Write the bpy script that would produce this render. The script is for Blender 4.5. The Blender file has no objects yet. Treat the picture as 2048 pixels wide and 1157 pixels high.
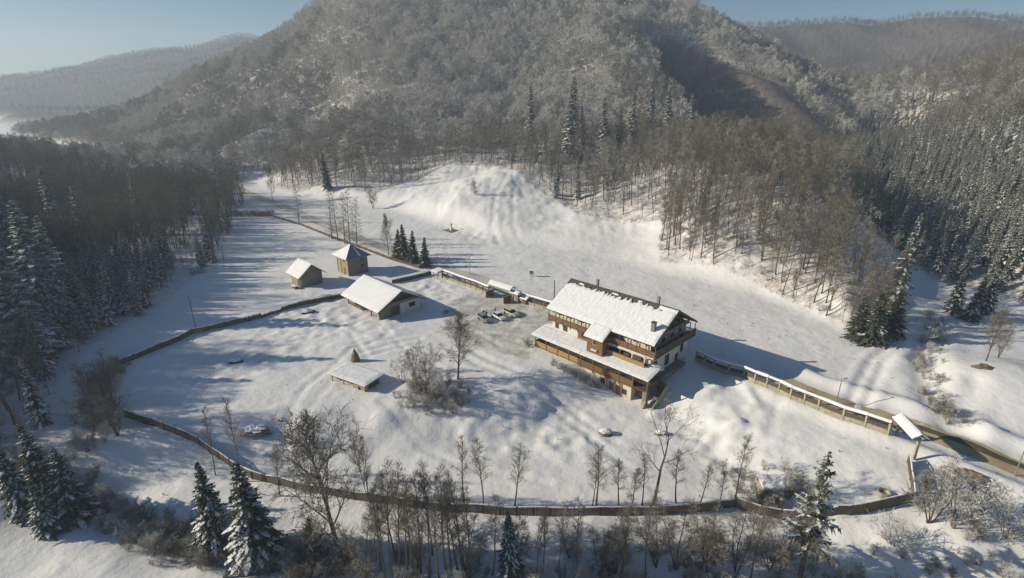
import bpy, math, random
import numpy as np
from math import radians as R, sin, cos, pi
C = bpy.context.scene.collection
D = bpy.data
rnd = random.Random(7)
NR = np.random.RandomState(11)

# ------------------------------------------------------------------ camera, sky, sun, exposure
CAMZ, PITCH, FPX = 50.0, R(20), 1080.0
cam = D.objects.new('camera', D.cameras.new('camera')); C.objects.link(cam)
cam.location = (0, 0, CAMZ); cam.rotation_euler = (pi/2 - PITCH, 0, 0)
cam.data.sensor_width = 36; cam.data.lens = 36*FPX/2048
cam.data.clip_start = 0.5; cam.data.clip_end = 9000
sc = bpy.context.scene
sc.camera = cam
SUN_EL, SUN_AZ = R(23), R(-90)          # azimuth from +Y, clockwise: the sun stands to the left
w = D.worlds.new('World'); sc.world = w; w.use_nodes = True
nt = w.node_tree; bg = nt.nodes['Background']
sky = nt.nodes.new('ShaderNodeTexSky'); sky.sky_type = 'NISHITA'; sky.sun_disc = False
sky.sun_elevation = SUN_EL; sky.sun_rotation = SUN_AZ
sky.air_density = 1.0; sky.dust_density = 0.15; sky.ozone_density = 4.0
hs_ = nt.nodes.new('ShaderNodeHueSaturation'); hs_.inputs['Saturation'].default_value = 1.2; nt.links.new(sky.outputs[0], hs_.inputs['Color']); nt.links.new(hs_.outputs[0], bg.inputs[0]); bg.inputs[1].default_value = 0.050
sun = D.objects.new('sun', D.lights.new('sun', 'SUN')); C.objects.link(sun)
sun.data.energy = 4.5; sun.data.angle = R(0.5); sun.data.color = (1.0, 0.905, 0.73)
sun.rotation_euler = (pi/2 - SUN_EL, 0, -pi/2)   # light travels towards +X
sun.location = (-60, 0, 90)
sc.view_settings.view_transform = 'Standard'; sc.view_settings.look = 'None'
sc.view_settings.exposure = 0.43; sc.view_settings.gamma = 1.0
sc.cycles.max_bounces = 5; sc.cycles.diffuse_bounces = 3; sc.cycles.volume_bounces = 1
sc.cycles.transparent_max_bounces = 4; sc.cycles.caustics_reflective = False; sc.cycles.caustics_refractive = False

# ------------------------------------------------------------------ naming helpers
def tag(o, label=None, cat=None, group=None, kind=None):
    if label: o['label'] = label
    if cat: o['category'] = cat
    if group: o['group'] = group
    if kind: o['kind'] = kind
    return o
def thing(name, label, cat, loc=(0, 0, 0), rz=0, group=None, rot=None):
    o = D.objects.new(name, None); C.objects.link(o)
    o.empty_display_size = 0.5
    o.location = loc; o.rotation_euler = rot if rot else (0, 0, rz)
    return tag(o, label, cat, group)
def mesh_np(name, V, F, mats, mi=None, smooth=False):
    me = D.meshes.new(name)
    me.from_pydata([tuple(v) for v in V], [], F)
    for m in (mats if isinstance(mats, (list, tuple)) else [mats]): me.materials.append(m)
    if mi is not None: me.polygons.foreach_set('material_index', mi)
    if smooth: me.polygons.foreach_set('use_smooth', [True]*len(F))
    me.update(); return me
def link(name, me, parent=None, loc=None):
    o = D.objects.new(name, me); C.objects.link(o)
    if parent: o.parent = parent
    if loc is not None: o.location = loc
    return o
def copy_thing(t, loc, rz=None, s=1.0, label=None, group=None):
    r = t.copy(); C.objects.link(r); r.location = loc
    if rz is not None: r.rotation_euler = (0, 0, rz)
    r.scale = (s, s, s) if not isinstance(s, tuple) else s
    if label: r['label'] = label
    if group: r['group'] = group
    for ch in t.children:
        c = ch.copy(); C.objects.link(c); c.parent = r
        for g in ch.children:
            d = g.copy(); C.objects.link(d); d.parent = c
    return r

# ------------------------------------------------------------------ materials
def mat(name, col, rough=0.8, col2=None, scale=3.0, bump=0.0, bscale=None, spec=0.3, metal=0.0, stretch=None):
    m = D.materials.new(name); m.use_nodes = True
    n = m.node_tree.nodes; l = m.node_tree.links; b = n['Principled BSDF']
    b.inputs['Roughness'].default_value = rough; b.inputs['Metallic'].default_value = metal
    b.inputs['Specular IOR Level'].default_value = spec
    b.inputs['Base Color'].default_value = (*col, 1)
    tc = n.new('ShaderNodeTexCoord'); mp = n.new('ShaderNodeMapping'); l.new(tc.outputs['Object'], mp.inputs[0])
    if stretch: mp.inputs['Scale'].default_value = stretch
    if col2 is not None:
        nz = n.new('ShaderNodeTexNoise'); nz.inputs['Scale'].default_value = scale; nz.inputs['Detail'].default_value = 5
        nz.inputs['Roughness'].default_value = 0.65
        l.new(mp.outputs[0], nz.inputs['Vector'])
        cr = n.new('ShaderNodeValToRGB'); cr.color_ramp.elements[0].position = .36; cr.color_ramp.elements[1].position = .66
        cr.color_ramp.elements[0].color = (*col, 1); cr.color_ramp.elements[1].color = (*col2, 1)
        l.new(nz.outputs['Fac'], cr.inputs[0]); l.new(cr.outputs[0], b.inputs['Base Color'])
    if bump:
        nb = n.new('ShaderNodeTexNoise'); nb.inputs['Scale'].default_value = bscale or scale*2; nb.inputs['Detail'].default_value = 4
        l.new(mp.outputs[0], nb.inputs['Vector'])
        bp = n.new('ShaderNodeBump'); bp.inputs['Strength'].default_value = 1.0; bp.inputs['Distance'].default_value = bump
        l.new(nb.outputs['Fac'], bp.inputs['Height']); l.new(bp.outputs[0], b.inputs['Normal'])
    return m
M = {}
M['snow'] = mat('snow', (.80, .80, .80), .75, (.74, .745, .75), .6, .04, 3.0)
M['bark'] = mat('bark', (.085, .065, .048), .95, (.16, .13, .10), 4)
M['bark_light'] = mat('bark_light', (.20, .17, .135), .95, (.11, .09, .07), 4)
M['twig'] = mat('twig', (.12, .108, .082), .95, (.225, .21, .17), .5)
M['twig_grey'] = mat('twig_grey', (.15, .128, .10), .95, (.27, .24, .20), .4)
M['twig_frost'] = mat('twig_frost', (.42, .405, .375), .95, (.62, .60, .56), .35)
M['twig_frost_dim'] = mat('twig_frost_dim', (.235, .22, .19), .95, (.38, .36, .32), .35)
M['needle'] = mat('needle', (.045, .055, .035), .9, (.10, .11, .08), .8)
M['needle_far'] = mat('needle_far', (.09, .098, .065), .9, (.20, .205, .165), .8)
M['plank'] = mat('plank', (.23, .125, .06), .8, (.16, .085, .042), 2.0, stretch=(6, 6, .8))
M['plank_ochre'] = mat('plank_ochre', (.40, .27, .12), .8, (.30, .19, .08), 2.0, stretch=(6, 6, .8))
M['plank_dark'] = mat('plank_dark', (.085, .062, .045), .85, (.13, .10, .075), 2.0, stretch=(6, 6, .8))
M['plank_grey'] = mat('plank_grey', (.17, .15, .125), .9, (.25, .22, .18), 2.0, stretch=(6, 6, .8))
M['plank_pale'] = mat('plank_pale', (.38, .32, .22), .9, (.28, .23, .155), 2.0, stretch=(6, 6, .8))
M['plaster'] = mat('plaster', (.66, .60, .48), .9, (.58, .52, .41), 1.5)
M['plaster_white'] = mat('plaster_white', (.66, .65, .62), .9, (.58, .57, .54), 1.5)
M['plank_brown'] = mat('plank_brown', (.12, .095, .07), .9, (.17, .14, .11), 2.0, stretch=(6, 6, .8))
M['needle_frost'] = mat('needle_frost', (.15, .16, .135), .95, (.30, .31, .28), .9)
M['twig_dark'] = mat('twig_dark', (.07, .06, .05), .95, (.12, .10, .085), .4)
M['stone'] = mat('stone', (.16, .14, .115), .95, (.30, .27, .22), 2.5, .05, 4)
M['stone_pale'] = mat('stone_pale', (.42, .38, .29), .95, (.27, .24, .18), 2.2, .05, 4)
M['tile'] = mat('tile', (.07, .058, .05), .85, (.12, .10, .085), 2)
M['tin'] = mat('tin', (.26, .26, .31), .45, (.20, .20, .25), 1.0, metal=.4)
M['glass'] = mat('glass', (.02, .022, .026), .12, spec=.6)
M['dark'] = mat('dark', (.025, .022, .02), .9)
M['metal_grey'] = mat('metal_grey', (.28, .28, .28), .5, metal=.3)
M['concrete'] = mat('concrete', (.42, .41, .38), .9, (.34, .33, .30), 2)
M['hay'] = mat('hay', (.24, .20, .11), .95, (.16, .13, .07), 5, .08, 6)
M['earth'] = mat('earth', (.20, .15, .09), .95, (.11, .08, .05), .9, .15, 2)
M['trim'] = mat('trim', (.62, .58, .50), .8)
M['skin'] = mat('skin', (.50, .32, .24), .6)

# ------------------------------------------------------------------ terrain
def pix(px, py, Y, dz=0):               # point of the photograph's ray at a known distance Y
    u = (px-1024)/FPX; v = (578-py)/FPX
    d = cos(PITCH) + v*sin(PITCH)
    return (u*Y/d, Y, CAMZ + Y*(-sin(PITCH)+v*cos(PITCH))/d - dz)
def flat(px, py, z=0.0):                # the same ray met with a level plane
    u = (px-1024)/FPX; v = (578-py)/FPX
    d = cos(PITCH) + v*sin(PITCH)
    Y = (z-CAMZ)*d/(-sin(PITCH)+v*cos(PITCH))
    return (u*Y/d, Y)
ctrl = []
for t in [ # left crest of the mountain
    (640, 0, 640, 12), (520, 78, 640, 12), (380, 155, 620, 12), (230, 240, 560, 12), (100, 300, 520, 9), (0, 325, 500, 6),
    # summit
    (700, -60, 650, 0), (800, -100, 680, 0), (1000, -130, 690, 0), (1180, -80, 670, 0),
    # right crest
    (1370, 0, 600, 10), (1490, 52, 560, 10), (1600, 132, 510, 10), (1680, 205, 460, 8), (1760, 285, 410, 8),
    # middle spur and the gully right of it
    (1130, -5, 590, 10), (1240, 50, 510, 8), (1290, 105, 445, 8), (1335, 170, 380, 8), (1370, 235, 320, 12),
    (1420, 185, 430, 14), (1380, 105, 520, 16), (1470, 235, 370, 9), (1560, 290, 320, 0), (1500, 120, 490, 6), (1580, 180, 450, 4), (1640, 240, 400, 3),
    (1690, 300, 340, 0),
    # foot slopes
    (1000, 340, 265, 0), (1000, 420, 215, 0), (1130, 425, 212, 0), (1200, 330, 280, 0), (1200, 250, 340, 0), (1100, 350, 265, 0),
    (980, 290, 320, 0), (980, 230, 370, 2), (900, 150, 440, 8), (900, 60, 520, 8), (700, 150, 450, 8), (700, 250, 370, 4),
    (880, 330, 290, 0), (760, 360, 290, 0), (600, 340, 335, 0), (500, 355, 345, 0), (400, 300, 430, 6), (300, 285, 480, 6), (450, 200, 500, 8), (560, 250, 400, 6),
    (560, 150, 500, 8), (1100, 100, 470, 10), (1050, 200, 390, 8),
    (850, 352, 290, 0), (930, 342, 278, 0), (1080, 380, 243, 0), (800, 372, 268, 0), (900, 400, 232, 0), (820, 420, 232, 0), (1250, 440, 196, 0), (1300, 480, 176, 0), (1150, 470, 187, 0),
    # near spur
    (1400, 245, 250, 17), (1550, 262, 205, 17), (1640, 300, 180, 17), (1720, 370, 155, 16), (1790, 450, 135, 15), (1815, 530, 122, 4),
    (1600, 520, 140, 0), (1450, 450, 165, 0), (1400, 400, 190, 0), (1330, 400, 200, 0), (1700, 560, 125, 0), (1300, 340, 250, 0),
    # right hill
    (2048, 130, 380, 14), (1900, 200, 360, 14), (2048, 300, 220, 14), (2048, 420, 155, 13), (1800, 255, 340, 13), (1950, 300, 240, 14), (1930, 430, 165, 15),
    # intermediate and back ridges, right
    (1800, 210, 700, 10), (1900, 120, 760, 10), (2048, 70, 800, 10), (2200, 40, 820, 10), (1740, 230, 640, 10),
    (1400, 50, 1150, 5), (1490, 50, 1150, 5), (1600, 48, 1150, 5), (1690, 42, 1150, 5), (1780, 50, 1150, 5), (1860, 26, 1150, 5), (1950, 38, 1150, 5), (2048, 50, 1150, 5), (2250, 60, 1150, 5),
    (1650, 150, 900, 8), (1800, 120, 950, 8),
    # far ridges, left
    (-200, 212, 1900, 12), (0, 196, 1900, 12), (130, 158, 1900, 12), (215, 122, 1900, 12), (290, 98, 1900, 12), (400, 93, 1900, 12), (480, 64, 1900, 12), (540, 76, 1900, 12), (640, 60, 1900, 12), (900, 40, 1900, 8),
    (0, 262, 1000, 8), (200, 200, 1300, 8), (350, 150, 1400, 8), (-300, 290, 900, 8), (120, 285, 760, 8), (300, 240, 900, 8), (450, 160, 1000, 8),
    ]: ctrl.append(pix(*t))
for x, y in [(-100,150),(-60,150),(-20,150),(-30,110),(0,110),(20,130),(0,160),(35,125),(60,105),(50,85),(62,70),(80,75),(-60,110),(-90,110),
    (-110,200),(-60,200),(-30,200),(0,175),(-100,250),(-60,240),(-140,290),(-150,200),(-150,120),(-130,70),(-60,60),(0,60),(40,60),(0,0),(-100,0),(100,0),
    (90,50),(120,90),(0,-100),(-200,-100),(200,-100),(-250,420),(-150,420),(-330,450),(-200,320),(-400,450)]: ctrl.append((x, y, 0))
ctrl += [(125,170,2.5),(160,240,7),(190,300,12),(215,360,17),(105,130,.5),(107,150,.5),(140,205,4), (-128,100,14),(-155,100,34),(-130,72,17),(-160,72,36),(-158,128,20),(-200,100,42),(-150,40,0),(-170,20,0),(-190,180,5),(-300,100,60),(-280,230,22),(-420,200,70),  # left points: unseen hill added to shade the left of the meadow
    (200,120,18),(200,60,14),(300,150,50),(450,400,110),(500,100,80),(450,-50,60),(-700,450,12),(-600,700,0),(-600,0,120),(700,0,120),(900,500,200),(160,130,4),(150,80,4),
    (-900,1000,0),(-700,1300,20),(-1900,1700,90),(1700,1200,220),(1500,300,220),(-1500,200,160),(0,1600,60),(1000,1700,100),(0,900,130),(250,820,45),(-2000,2500,60),(2000,2500,60),(0,2500,60)]
CT = np.array(ctrl, float)
def _phi(a, b):
    d2 = (a[:, None, 0]-b[None, :, 0])**2 + (a[:, None, 1]-b[None, :, 1])**2
    return np.sqrt(d2 + 18.0**2)
K = _phi(CT, CT) ; n_ = len(CT)
A_ = np.zeros((n_+1, n_+1)); A_[:n_, :n_] = K - 0.0*np.eye(n_); A_[:n_, n_] = 1; A_[n_, :n_] = 1
WT = np.linalg.solve(A_, np.append(CT[:, 2], 0))
def _rbf(x, y):
    out = np.empty(x.shape)
    P = np.stack([x, y], -1)
    for i in range(0, len(x), 20000):
        out[i:i+20000] = _phi(P[i:i+20000], CT) @ WT[:-1] + WT[-1]
    return out
_tab = NR.rand(256, 256)
def vnoise(x, y, s):
    X = x/s + 37.3; Y = y/s + 91.7
    xi = np.floor(X).astype(int); yi = np.floor(Y).astype(int); fx = X-xi; fy = Y-yi
    fx = fx*fx*(3-2*fx); fy = fy*fy*(3-2*fy)
    g = lambda a, b: _tab[a & 255, b & 255]
    return (g(xi, yi)*(1-fx)+g(xi+1, yi)*fx)*(1-fy) + (g(xi, yi+1)*(1-fx)+g(xi+1, yi+1)*fx)*fy - .5
def sst(a, b, t):
    t = np.clip((t-a)/(b-a), 0, 1); return t*t*(3-2*t)
def dist_poly(x, y, pts, closed=False):
    d = np.full(x.shape, 1e9); side = np.zeros(x.shape)
    n = len(pts); rng = range(n if closed else n-1)
    for i in rng:
        ax, ay = pts[i]; bx, by = pts[(i+1) % n]
        dx, dy = bx-ax, by-ay; L2 = dx*dx+dy*dy
        t = np.clip(((x-ax)*dx+(y-ay)*dy)/L2, 0, 1)
        q = np.hypot(x-ax-t*dx, y-ay-t*dy)
        s = (x-ax)*dy-(y-ay)*dx
        m = q < d; d = np.where(m, q, d); side = np.where(m, s, side)
    return d, side
def inside(x, y, pts):
    r = np.zeros(x.shape, bool); n = len(pts)
    for i in range(n):
        ax, ay = pts[i]; bx, by = pts[(i+1) % n]
        if ay == by: continue
        c = ((ay > y) != (by > y)) & (x < (bx-ax)*(y-ay)/(by-ay)+ax); r ^= c
    return r
FLAT = [flat(*p) for p in [(480,375),(560,392),(640,402),(760,418),(860,450),(960,482),(1100,500),(1200,520),(1330,552),(1500,588),(1650,652),(1700,688),(1780,650),(1880,610),(2048,640)]] + [(150,80),(150,-150),(-170,-150),(-170,45),(-112,60),(-116,138),(-170,165),(-170,330)]
BANK = [(-75,62),(-60,72),(-42,78),(-26,79),(-15,81),(-4,84),(5,91),(13,96),(22,97),(31,91),(37,86),(46,77),(57,63),(66,50),(90,30)]
ROAD = [flat(*p) for p in [(440,360),(500,388),(560,410),(640,445),(720,478),(800,508),(880,535),(940,552),(990,570),(1060,598),(1150,625)]] + [flat(*p) for p in [(1565,762),(1590,775),(1620,788),(1700,815),(1800,850),(1900,885),(2048,940),(2200,1000)]]
ROAD = [ROAD[0]] + ROAD[1:]
CREEK = [(-110,76),(-71,65),(-58,60),(-46,54.5),(-37,52),(-28,51),(-19,50),(5,48.5),(25,48),(45,47),(70,46),(110,40)]
RIM = [flat(x_, y_, -1.5) for x_, y_ in [(1310,815),(1372,810),(1432,790),(1478,792),(1502,820),(1488,850),(1440,872),(1395,880)]]
RIM2 = [flat(x_, y_) for x_, y_ in [(668,690),(700,700),(740,705),(790,688),(850,672)]]
TRACKS = [([flat(*p) for p in L], w0, dp) for L, w0, dp in [
    ([(1700,810),(1722,760),(1745,720),(1790,690),(1850,650),(1885,610)], .8, 0.32), ([(1728,815),(1748,765),(1768,725),(1812,695),(1868,655),(1900,612)], .8, 0.30), ([(1872,655),(1850,700),(1846,760),(1868,815),(1905,858)], 2.0, .9), ([(1940,790),(1920,840),(1950,880)], 1.2, .4),
    ([(700,700),(655,740),(610,775),(575,830),(560,880)], .6, 0.121), ([(690,735),(640,790),(600,850)], .5, 0.088),
    ([(690,700),(760,680),(830,668)], .45, 0.121), ([(700,712),(770,690),(840,676)], .45, 0.121), ([(712,722),(775,700),(850,683)], .45, 0.110),
    ([(905,700),(960,730),(1040,760),(1120,800),(1200,850)], .7, 0.121), ([(925,690),(985,722),(1060,750),(1150,795),(1230,850)], .7, 0.110),
    ([(830,560),(880,580),(930,572)], .6, 0.110), ([(850,545),(890,575),(900,590)], .6, 0.110), ([(870,600),(920,595),(975,583)], .5, 0.099),
    ([(660,655),(720,650),(780,648),(860,650),(930,645)], .5, .12), ([(640,640),(700,665),(740,720)], .45, .14), ([(500,560),(560,575),(600,590),(640,620)], .5, .14), ([(900,640),(950,665),(1000,690),(1050,700)], .6, .12), ([(760,640),(800,690),(850,720),(900,745)], .45, .12), ([(1180,845),(1260,900),(1330,960)], .5, .14), ([(760,800),(830,860),(930,900),(1100,930)], .5, .13),
    ([(1290,770),(1340,800),(1400,830),(1470,840)], .6, 0.110), ([(1560,800),(1540,850),(1545,900)], .7, 0.110)]]
TRACKS += [([P0_[:2] for P0_ in (pix(1018, 352, 262), pix(990, 400, 228), pix(984, 450, 200), pix(1000, 490, 182))], 1.0, 0.14), ([P0_[:2] for P0_ in (pix(1040, 355, 262), pix(1025, 400, 228), pix(1025, 450, 200), pix(1050, 490, 182))], 1.0, 0.12)]
ROUGH = [(*flat(px_, py_), r_) for px_, py_, r_ in [(640,606,7),(600,640,7),(560,690,9),(480,735,8),(900,583,8),(850,575,6),(740,665,7),(520,860,6),(590,885,6),(960,470,10),(1000,820,9),(1120,830,8),(1380,830,8),(860,790,7),(1560,960,8),(700,640,6),(1480,850,6)]]
def hh(x, y):
    x = np.asarray(x, float).ravel(); y = np.asarray(y, float).ravel()
    z = _rbf(x, y)
    d, _ = dist_poly(x, y, FLAT, True); ins = inside(x, y, FLAT)
    wgt = np.where(ins, 0, sst(0, 14, d))
    z = z*wgt
    # hill relief
    k = sst(3, 40, z)
    z = z + k*(vnoise(x, y, 90)*18*sst(900, 700, y) + vnoise(x, y, 38)*9 + vnoise(x+50, y, 17)*3.5) + sst(900, 1000, y)*sst(30, 90, z)*vnoise(x, y, 60)*9
    z = z + sst(.5, 6, z)*(vnoise(x, y, 16)*2.4 + vnoise(x, y, 7)*1.0 + np.abs(vnoise(x+x*.1, y, 4))*.7 + vnoise(x, y, 2.1)*.35)
    cap = np.maximum(0, .385*(-57-x)-15); z = np.where((x < -95) & (y < 330), np.minimum(z, cap+3*(1+vnoise(x, y, 20))*sst(-110, -140, x)+sst(150, 260, y)*12), z)  # caps the added out-of-view left hill so its shadow stops on the meadow
    # bank down to the lower field
    bd, bs = dist_poly(x, y, BANK)
    low = np.where(bs > 0, sst(0, 1, bd/(11+16*sst(26, 42, x))), 0.0)
    rd, _ = dist_poly(x, y, ROAD)
    kx = sst(-80, -60, x)
    z = z - 3.2*low*kx
    nb = np.exp(-((np.where(bs > 0, bd, -bd)-4)/6)**2)*kx*sst(8, 14, np.hypot(x-20, y-92))*(.75-.75*sst(22, 34, x))
    for qx, qy, rr_ in ROUGH:
        z = z + np.exp(-((x-qx)**2+(y-qy)**2)/rr_**2)*(vnoise(x, y, 1.7)*.42+vnoise(x, y, 1.1)*.30)
    z = z + nb*(vnoise(x, y, 5)*1.5+vnoise(x, y, 2.3)*.4)
    # creek bed
    cd, _ = dist_poly(x, y, CREEK)
    z = z - 1.2*np.exp(-(cd/3.0)**2)
    nr = sst(3, 8, rd)
    z = z + nr*(vnoise(x+9, y, 30)*.22 + vnoise(x, y+3, 6)*.10 + vnoise(x, y, 2.1)*.07 + np.where(vnoise(x, y, 1.3) > .34, .10, 0))
    # near bank beyond the creek is rougher
    z = z + np.where(y < 62, 1, 0)*sst(62, 54, y)*vnoise(x, y, 4)*.6
    # snow bank and ploughed rims along the road, right of the side valley
    z = z + 1.1*np.exp(-((rd-6.5)/2.0)**2)*sst(28, 40, x)*sst(0, .4, vnoise(x, y, 8)+.35)
    # trodden and driven tracks
    for pts_, w0, dp in TRACKS:
        q, _ = dist_poly(x, y, pts_); wb = .6+.9*(vnoise(x, y, 7)+.5); z = z - wb*dp*np.exp(-(q/w0)**2) + .4*wb*dp*np.exp(-((q-2.0*w0)/w0)**2)
    # ploughed rim of lumps beyond the guesthouse corner
    q, _ = dist_poly(x, y, RIM); z = z + np.exp(-(q/1.3)**2)*(.30+.9*vnoise(x, y, 1.7))*np.where(q < 4, 1, 0)
    # snow covered mound right of the side road
    z = z + 4.2*np.exp(-(((x-88)/13)**2+((y-84)/11)**2))
    return z
def H(x, y): return float(hh([x], [y])[0])
_ys = np.concatenate([np.arange(30, 200, .5), np.arange(200, 900, 2.0)])
def P(px, py, dz=0.0):                  # where a ray of the photograph meets the ground
    u = (px-1024)/FPX; v = (578-py)/FPX; d = cos(PITCH)+v*sin(PITCH)
    xs = u*_ys/d; zs = CAMZ + _ys*(-sin(PITCH)+v*cos(PITCH))/d
    g = hh(xs, _ys)+dz; k = np.nonzero(g > zs)[0]
    if len(k) == 0: return (u*500/d, 500., 0.)
    k = k[0]
    a = (zs[k-1]-g[k-1]); b = (g[k]-zs[k]); t = a/(a+b+1e-9)
    Y = _ys[k-1]*(1-t)+_ys[k]*t; x = u*Y/d
    return (x, Y, H(x, Y))

def axis(lo, hi, dens):                 # spacing grows away from the dense range
    out = [lo]; 
    while out[-1] < hi: out.append(out[-1]+dens(out[-1]))
    return np.array(out)
gx = axis(-2400, 2400, lambda v: .6 if abs(v) < 72 else 1.0 if abs(v) < 115 else min(45, 1.0+(abs(v)-115)*.035))
gy = axis(-180, 2600, lambda v: 2.5 if v < 44 else .55 if v < 135 else .9 if v < 150 else min(45, .9+(v-150)*.013))
GX, GY = np.meshgrid(gx, gy); fx_, fy_ = GX.ravel(), GY.ravel()
GZ = hh(fx_, fy_)
ncol, nrow = len(gx), len(gy)
idx = np.arange(ncol*nrow).reshape(nrow, ncol)
F4 = np.stack([idx[:-1, :-1], idx[:-1, 1:], idx[1:, 1:], idx[1:, :-1]], -1).reshape(-1, 4)
me = D.meshes.new('snowy_ground')
me.vertices.add(len(fx_)); me.vertices.foreach_set('co', np.stack([fx_, fy_, GZ], -1).ravel())
me.loops.add(F4.size); me.loops.foreach_set('vertex_index', F4.ravel())
me.polygons.add(len(F4)); me.polygons.foreach_set('loop_start', np.arange(0, F4.size, 4)); me.polygons.foreach_set('loop_total', np.full(len(F4), 4))
me.polygons.foreach_set('use_smooth', np.ones(len(F4), bool)); me.update(calc_edges=True); me.validate()

# where the woods stand (world polygons)
SPUR = [(45,158),(60,146),(66,138),(73,119),(76,108),(80,106),(86,110),(91,122),(94,145),(99,170),(104,200),(105,250),(80,300),(66,300),(64,250),(60,205),(50,178)]
LEFT = [flat(*p) for p in [(472,425),(455,470),(425,530),(360,580),(320,610),(240,650),(180,695),(120,760),(100,830),(70,900)]] + [(-150,60),(-250,60),(-250,200),(-240,300),(-150,285),(-125,255)]
RIGHT = [(124,170),(128,150),(136,128),(150,118),(200,110),(420,150),(460,400),(330,460),(262,440),(205,330),(165,262),(140,215),(118,178)]
OPEN = [P(*p)[:2] for p in [(640,372),(760,388),(850,350),(900,330),(1010,336),(1040,350),(1070,375),(1110,400),(1150,425),(1330,438),(1330,540)]] + [(0,140),(-120,200),(-140,280)]
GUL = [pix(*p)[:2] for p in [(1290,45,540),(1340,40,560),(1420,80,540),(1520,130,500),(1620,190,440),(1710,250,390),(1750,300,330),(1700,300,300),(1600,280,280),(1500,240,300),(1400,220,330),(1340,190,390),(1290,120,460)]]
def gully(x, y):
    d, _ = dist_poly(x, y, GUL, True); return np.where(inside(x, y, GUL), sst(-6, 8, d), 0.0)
def wood_masks(x, y, z):
    sp = inside(x, y, SPUR); rt = inside(x, y, RIGHT); lf = inside(x, y, LEFT); op = inside(x, y, OPEN)
    dF, _ = dist_poly(x, y, FLAT, True); fl = inside(x, y, FLAT)
    mt = (~fl) & (~sp) & (~rt) & (~lf) & (~op) & (y > 175) & ((z > 4) | ((x < -60) & (z > 1.2))) & (dF > 4)
    return sp, rt, lf, op, mt
CHAN = [flat(*p) for p in [(395,430),(392,500),(365,560),(330,620),(250,660),(150,712),(140,800),(160,900)]]
sp, rt, lf, op, mt = wood_masks(fx_, fy_, GZ)
n1 = vnoise(fx_, fy_, 7)+vnoise(fx_, fy_, 2.5)*.7
mt = mt | ((fx_ > 200) & (fy_ > 380) & (fy_ < 900))
litter = np.clip(mt*(.75+.25*sst(240, 330, fy_)) + sp*(.68+.6*n1) + rt*.85 + lf*.30, 0, 1)
brown = np.where(fx_ < -300, 1, .9)*sst(620, 800, fy_)*sst(2, 12, GZ)
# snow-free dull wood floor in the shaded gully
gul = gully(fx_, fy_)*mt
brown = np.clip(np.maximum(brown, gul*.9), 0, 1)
rd_, _ = dist_poly(fx_, fy_, ROAD)
yard = inside(fx_, fy_, [flat(*p) for p in [(900,600),(1000,575),(1095,620),(1110,650),(1060,690),(1060,720),(980,700),(900,665),(880,630)]])
packed = np.clip(yard*1.0 + .5*np.exp(-(rd_/4)**2), 0, 1)
col = np.stack([litter, packed, brown, np.ones_like(brown)], -1)
at = me.color_attributes.new('cover', 'FLOAT_COLOR', 'POINT'); at.data.foreach_set('color', col.ravel())
m = D.materials.new('snow_ground'); m.use_nodes = True; n = m.node_tree.nodes; l = m.node_tree.links; b = n['Principled BSDF']
b.inputs['Roughness'].default_value = .7; b.inputs['Specular IOR Level'].default_value = .25
ca = n.new('ShaderNodeVertexColor'); ca.layer_name = 'cover'; se = n.new('ShaderNodeSeparateColor'); l.new(ca.outputs[0], se.inputs[0])
tc = n.new('ShaderNodeTexCoord')
def noise(scale, det=5, rough=.6, vec=None):
    q = n.new('ShaderNodeTexNoise'); q.inputs['Scale'].default_value = scale; q.inputs['Detail'].default_value = det; q.inputs['Roughness'].default_value = rough
    l.new(vec or tc.outputs['Object'], q.inputs['Vector']); return q.outputs['Fac']
def ramp(f, a, b_, ca_=(0,0,0,1), cb=(1,1,1,1)):
    q = n.new('ShaderNodeValToRGB'); q.color_ramp.elements[0].position = a; q.color_ramp.elements[1].position = b_
    q.color_ramp.elements[0].color = ca_; q.color_ramp.elements[1].color = cb; l.new(f, q.inputs[0]); return q.outputs[0]
def mixc(f, a, b_):
    q = n.new('ShaderNodeMix'); q.data_type = 'RGBA'
    for s, v in ((q.inputs[0], f), (q.inputs[6], a), (q.inputs[7], b_)):
        if isinstance(v, (tuple, float)): s.default_value = v
        else: l.new(v, s)
    return q.outputs[2]
def mth(op_, a, b_):
    q = n.new('ShaderNodeMath'); q.operation = op_
    for s, v in ((q.inputs[0], a), (q.inputs[1], b_)):
        if isinstance(v, float): s.default_value = v
        else: l.new(v, s)
    q.use_clamp = True
    return q.outputs[0]
base = ramp(noise(.05, 6), .3, .7, (.80, .79, .77, 1), (.70, .69, .675, 1))
pk = mixc(mth('MULTIPLY', se.outputs[1], ramp(noise(.35), .3, .6)), base, (.44, .42, .36, 1))
li = mth('MULTIPLY', ramp(noise(.55, 6, .7), .38, .62), se.outputs[0])
lc = ramp(noise(.8), .3, .7, (.26, .195, .14, 1), (.17, .135, .10, 1))
c1 = mixc(li, pk, lc)
bf = mth('MULTIPLY', se.outputs[2], ramp(noise(.06, 6, .7), .1, .36))
c2_ = mixc(bf, c1, ramp(noise(.15, 6, .7), .3, .7, (.085, .07, .06, 1), (.16, .135, .115, 1)))
l.new(c2_, b.inputs['Base Color'])
bp = n.new('ShaderNodeBump'); bp.inputs['Strength'].default_value = .5; bp.inputs['Distance'].default_value = .35
hs = n.new('ShaderNodeMath'); hs.operation = 'MULTIPLY_ADD'; l.new(noise(.12, 7, .55), hs.inputs[0]); hs.inputs[1].default_value = 3.0; l.new(mth('MULTIPLY', noise(.9, 5), .45), hs.inputs[2])
l.new(hs.outputs[0], bp.inputs['Height']); l.new(bp.outputs[0], b.inputs['Normal'])
me.materials.append(m); M['ground'] = m
g = D.objects.new('ground', me); C.objects.link(g); tag(g, 'snow covered valley floor and mountain slopes', None, None, 'structure')

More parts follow.
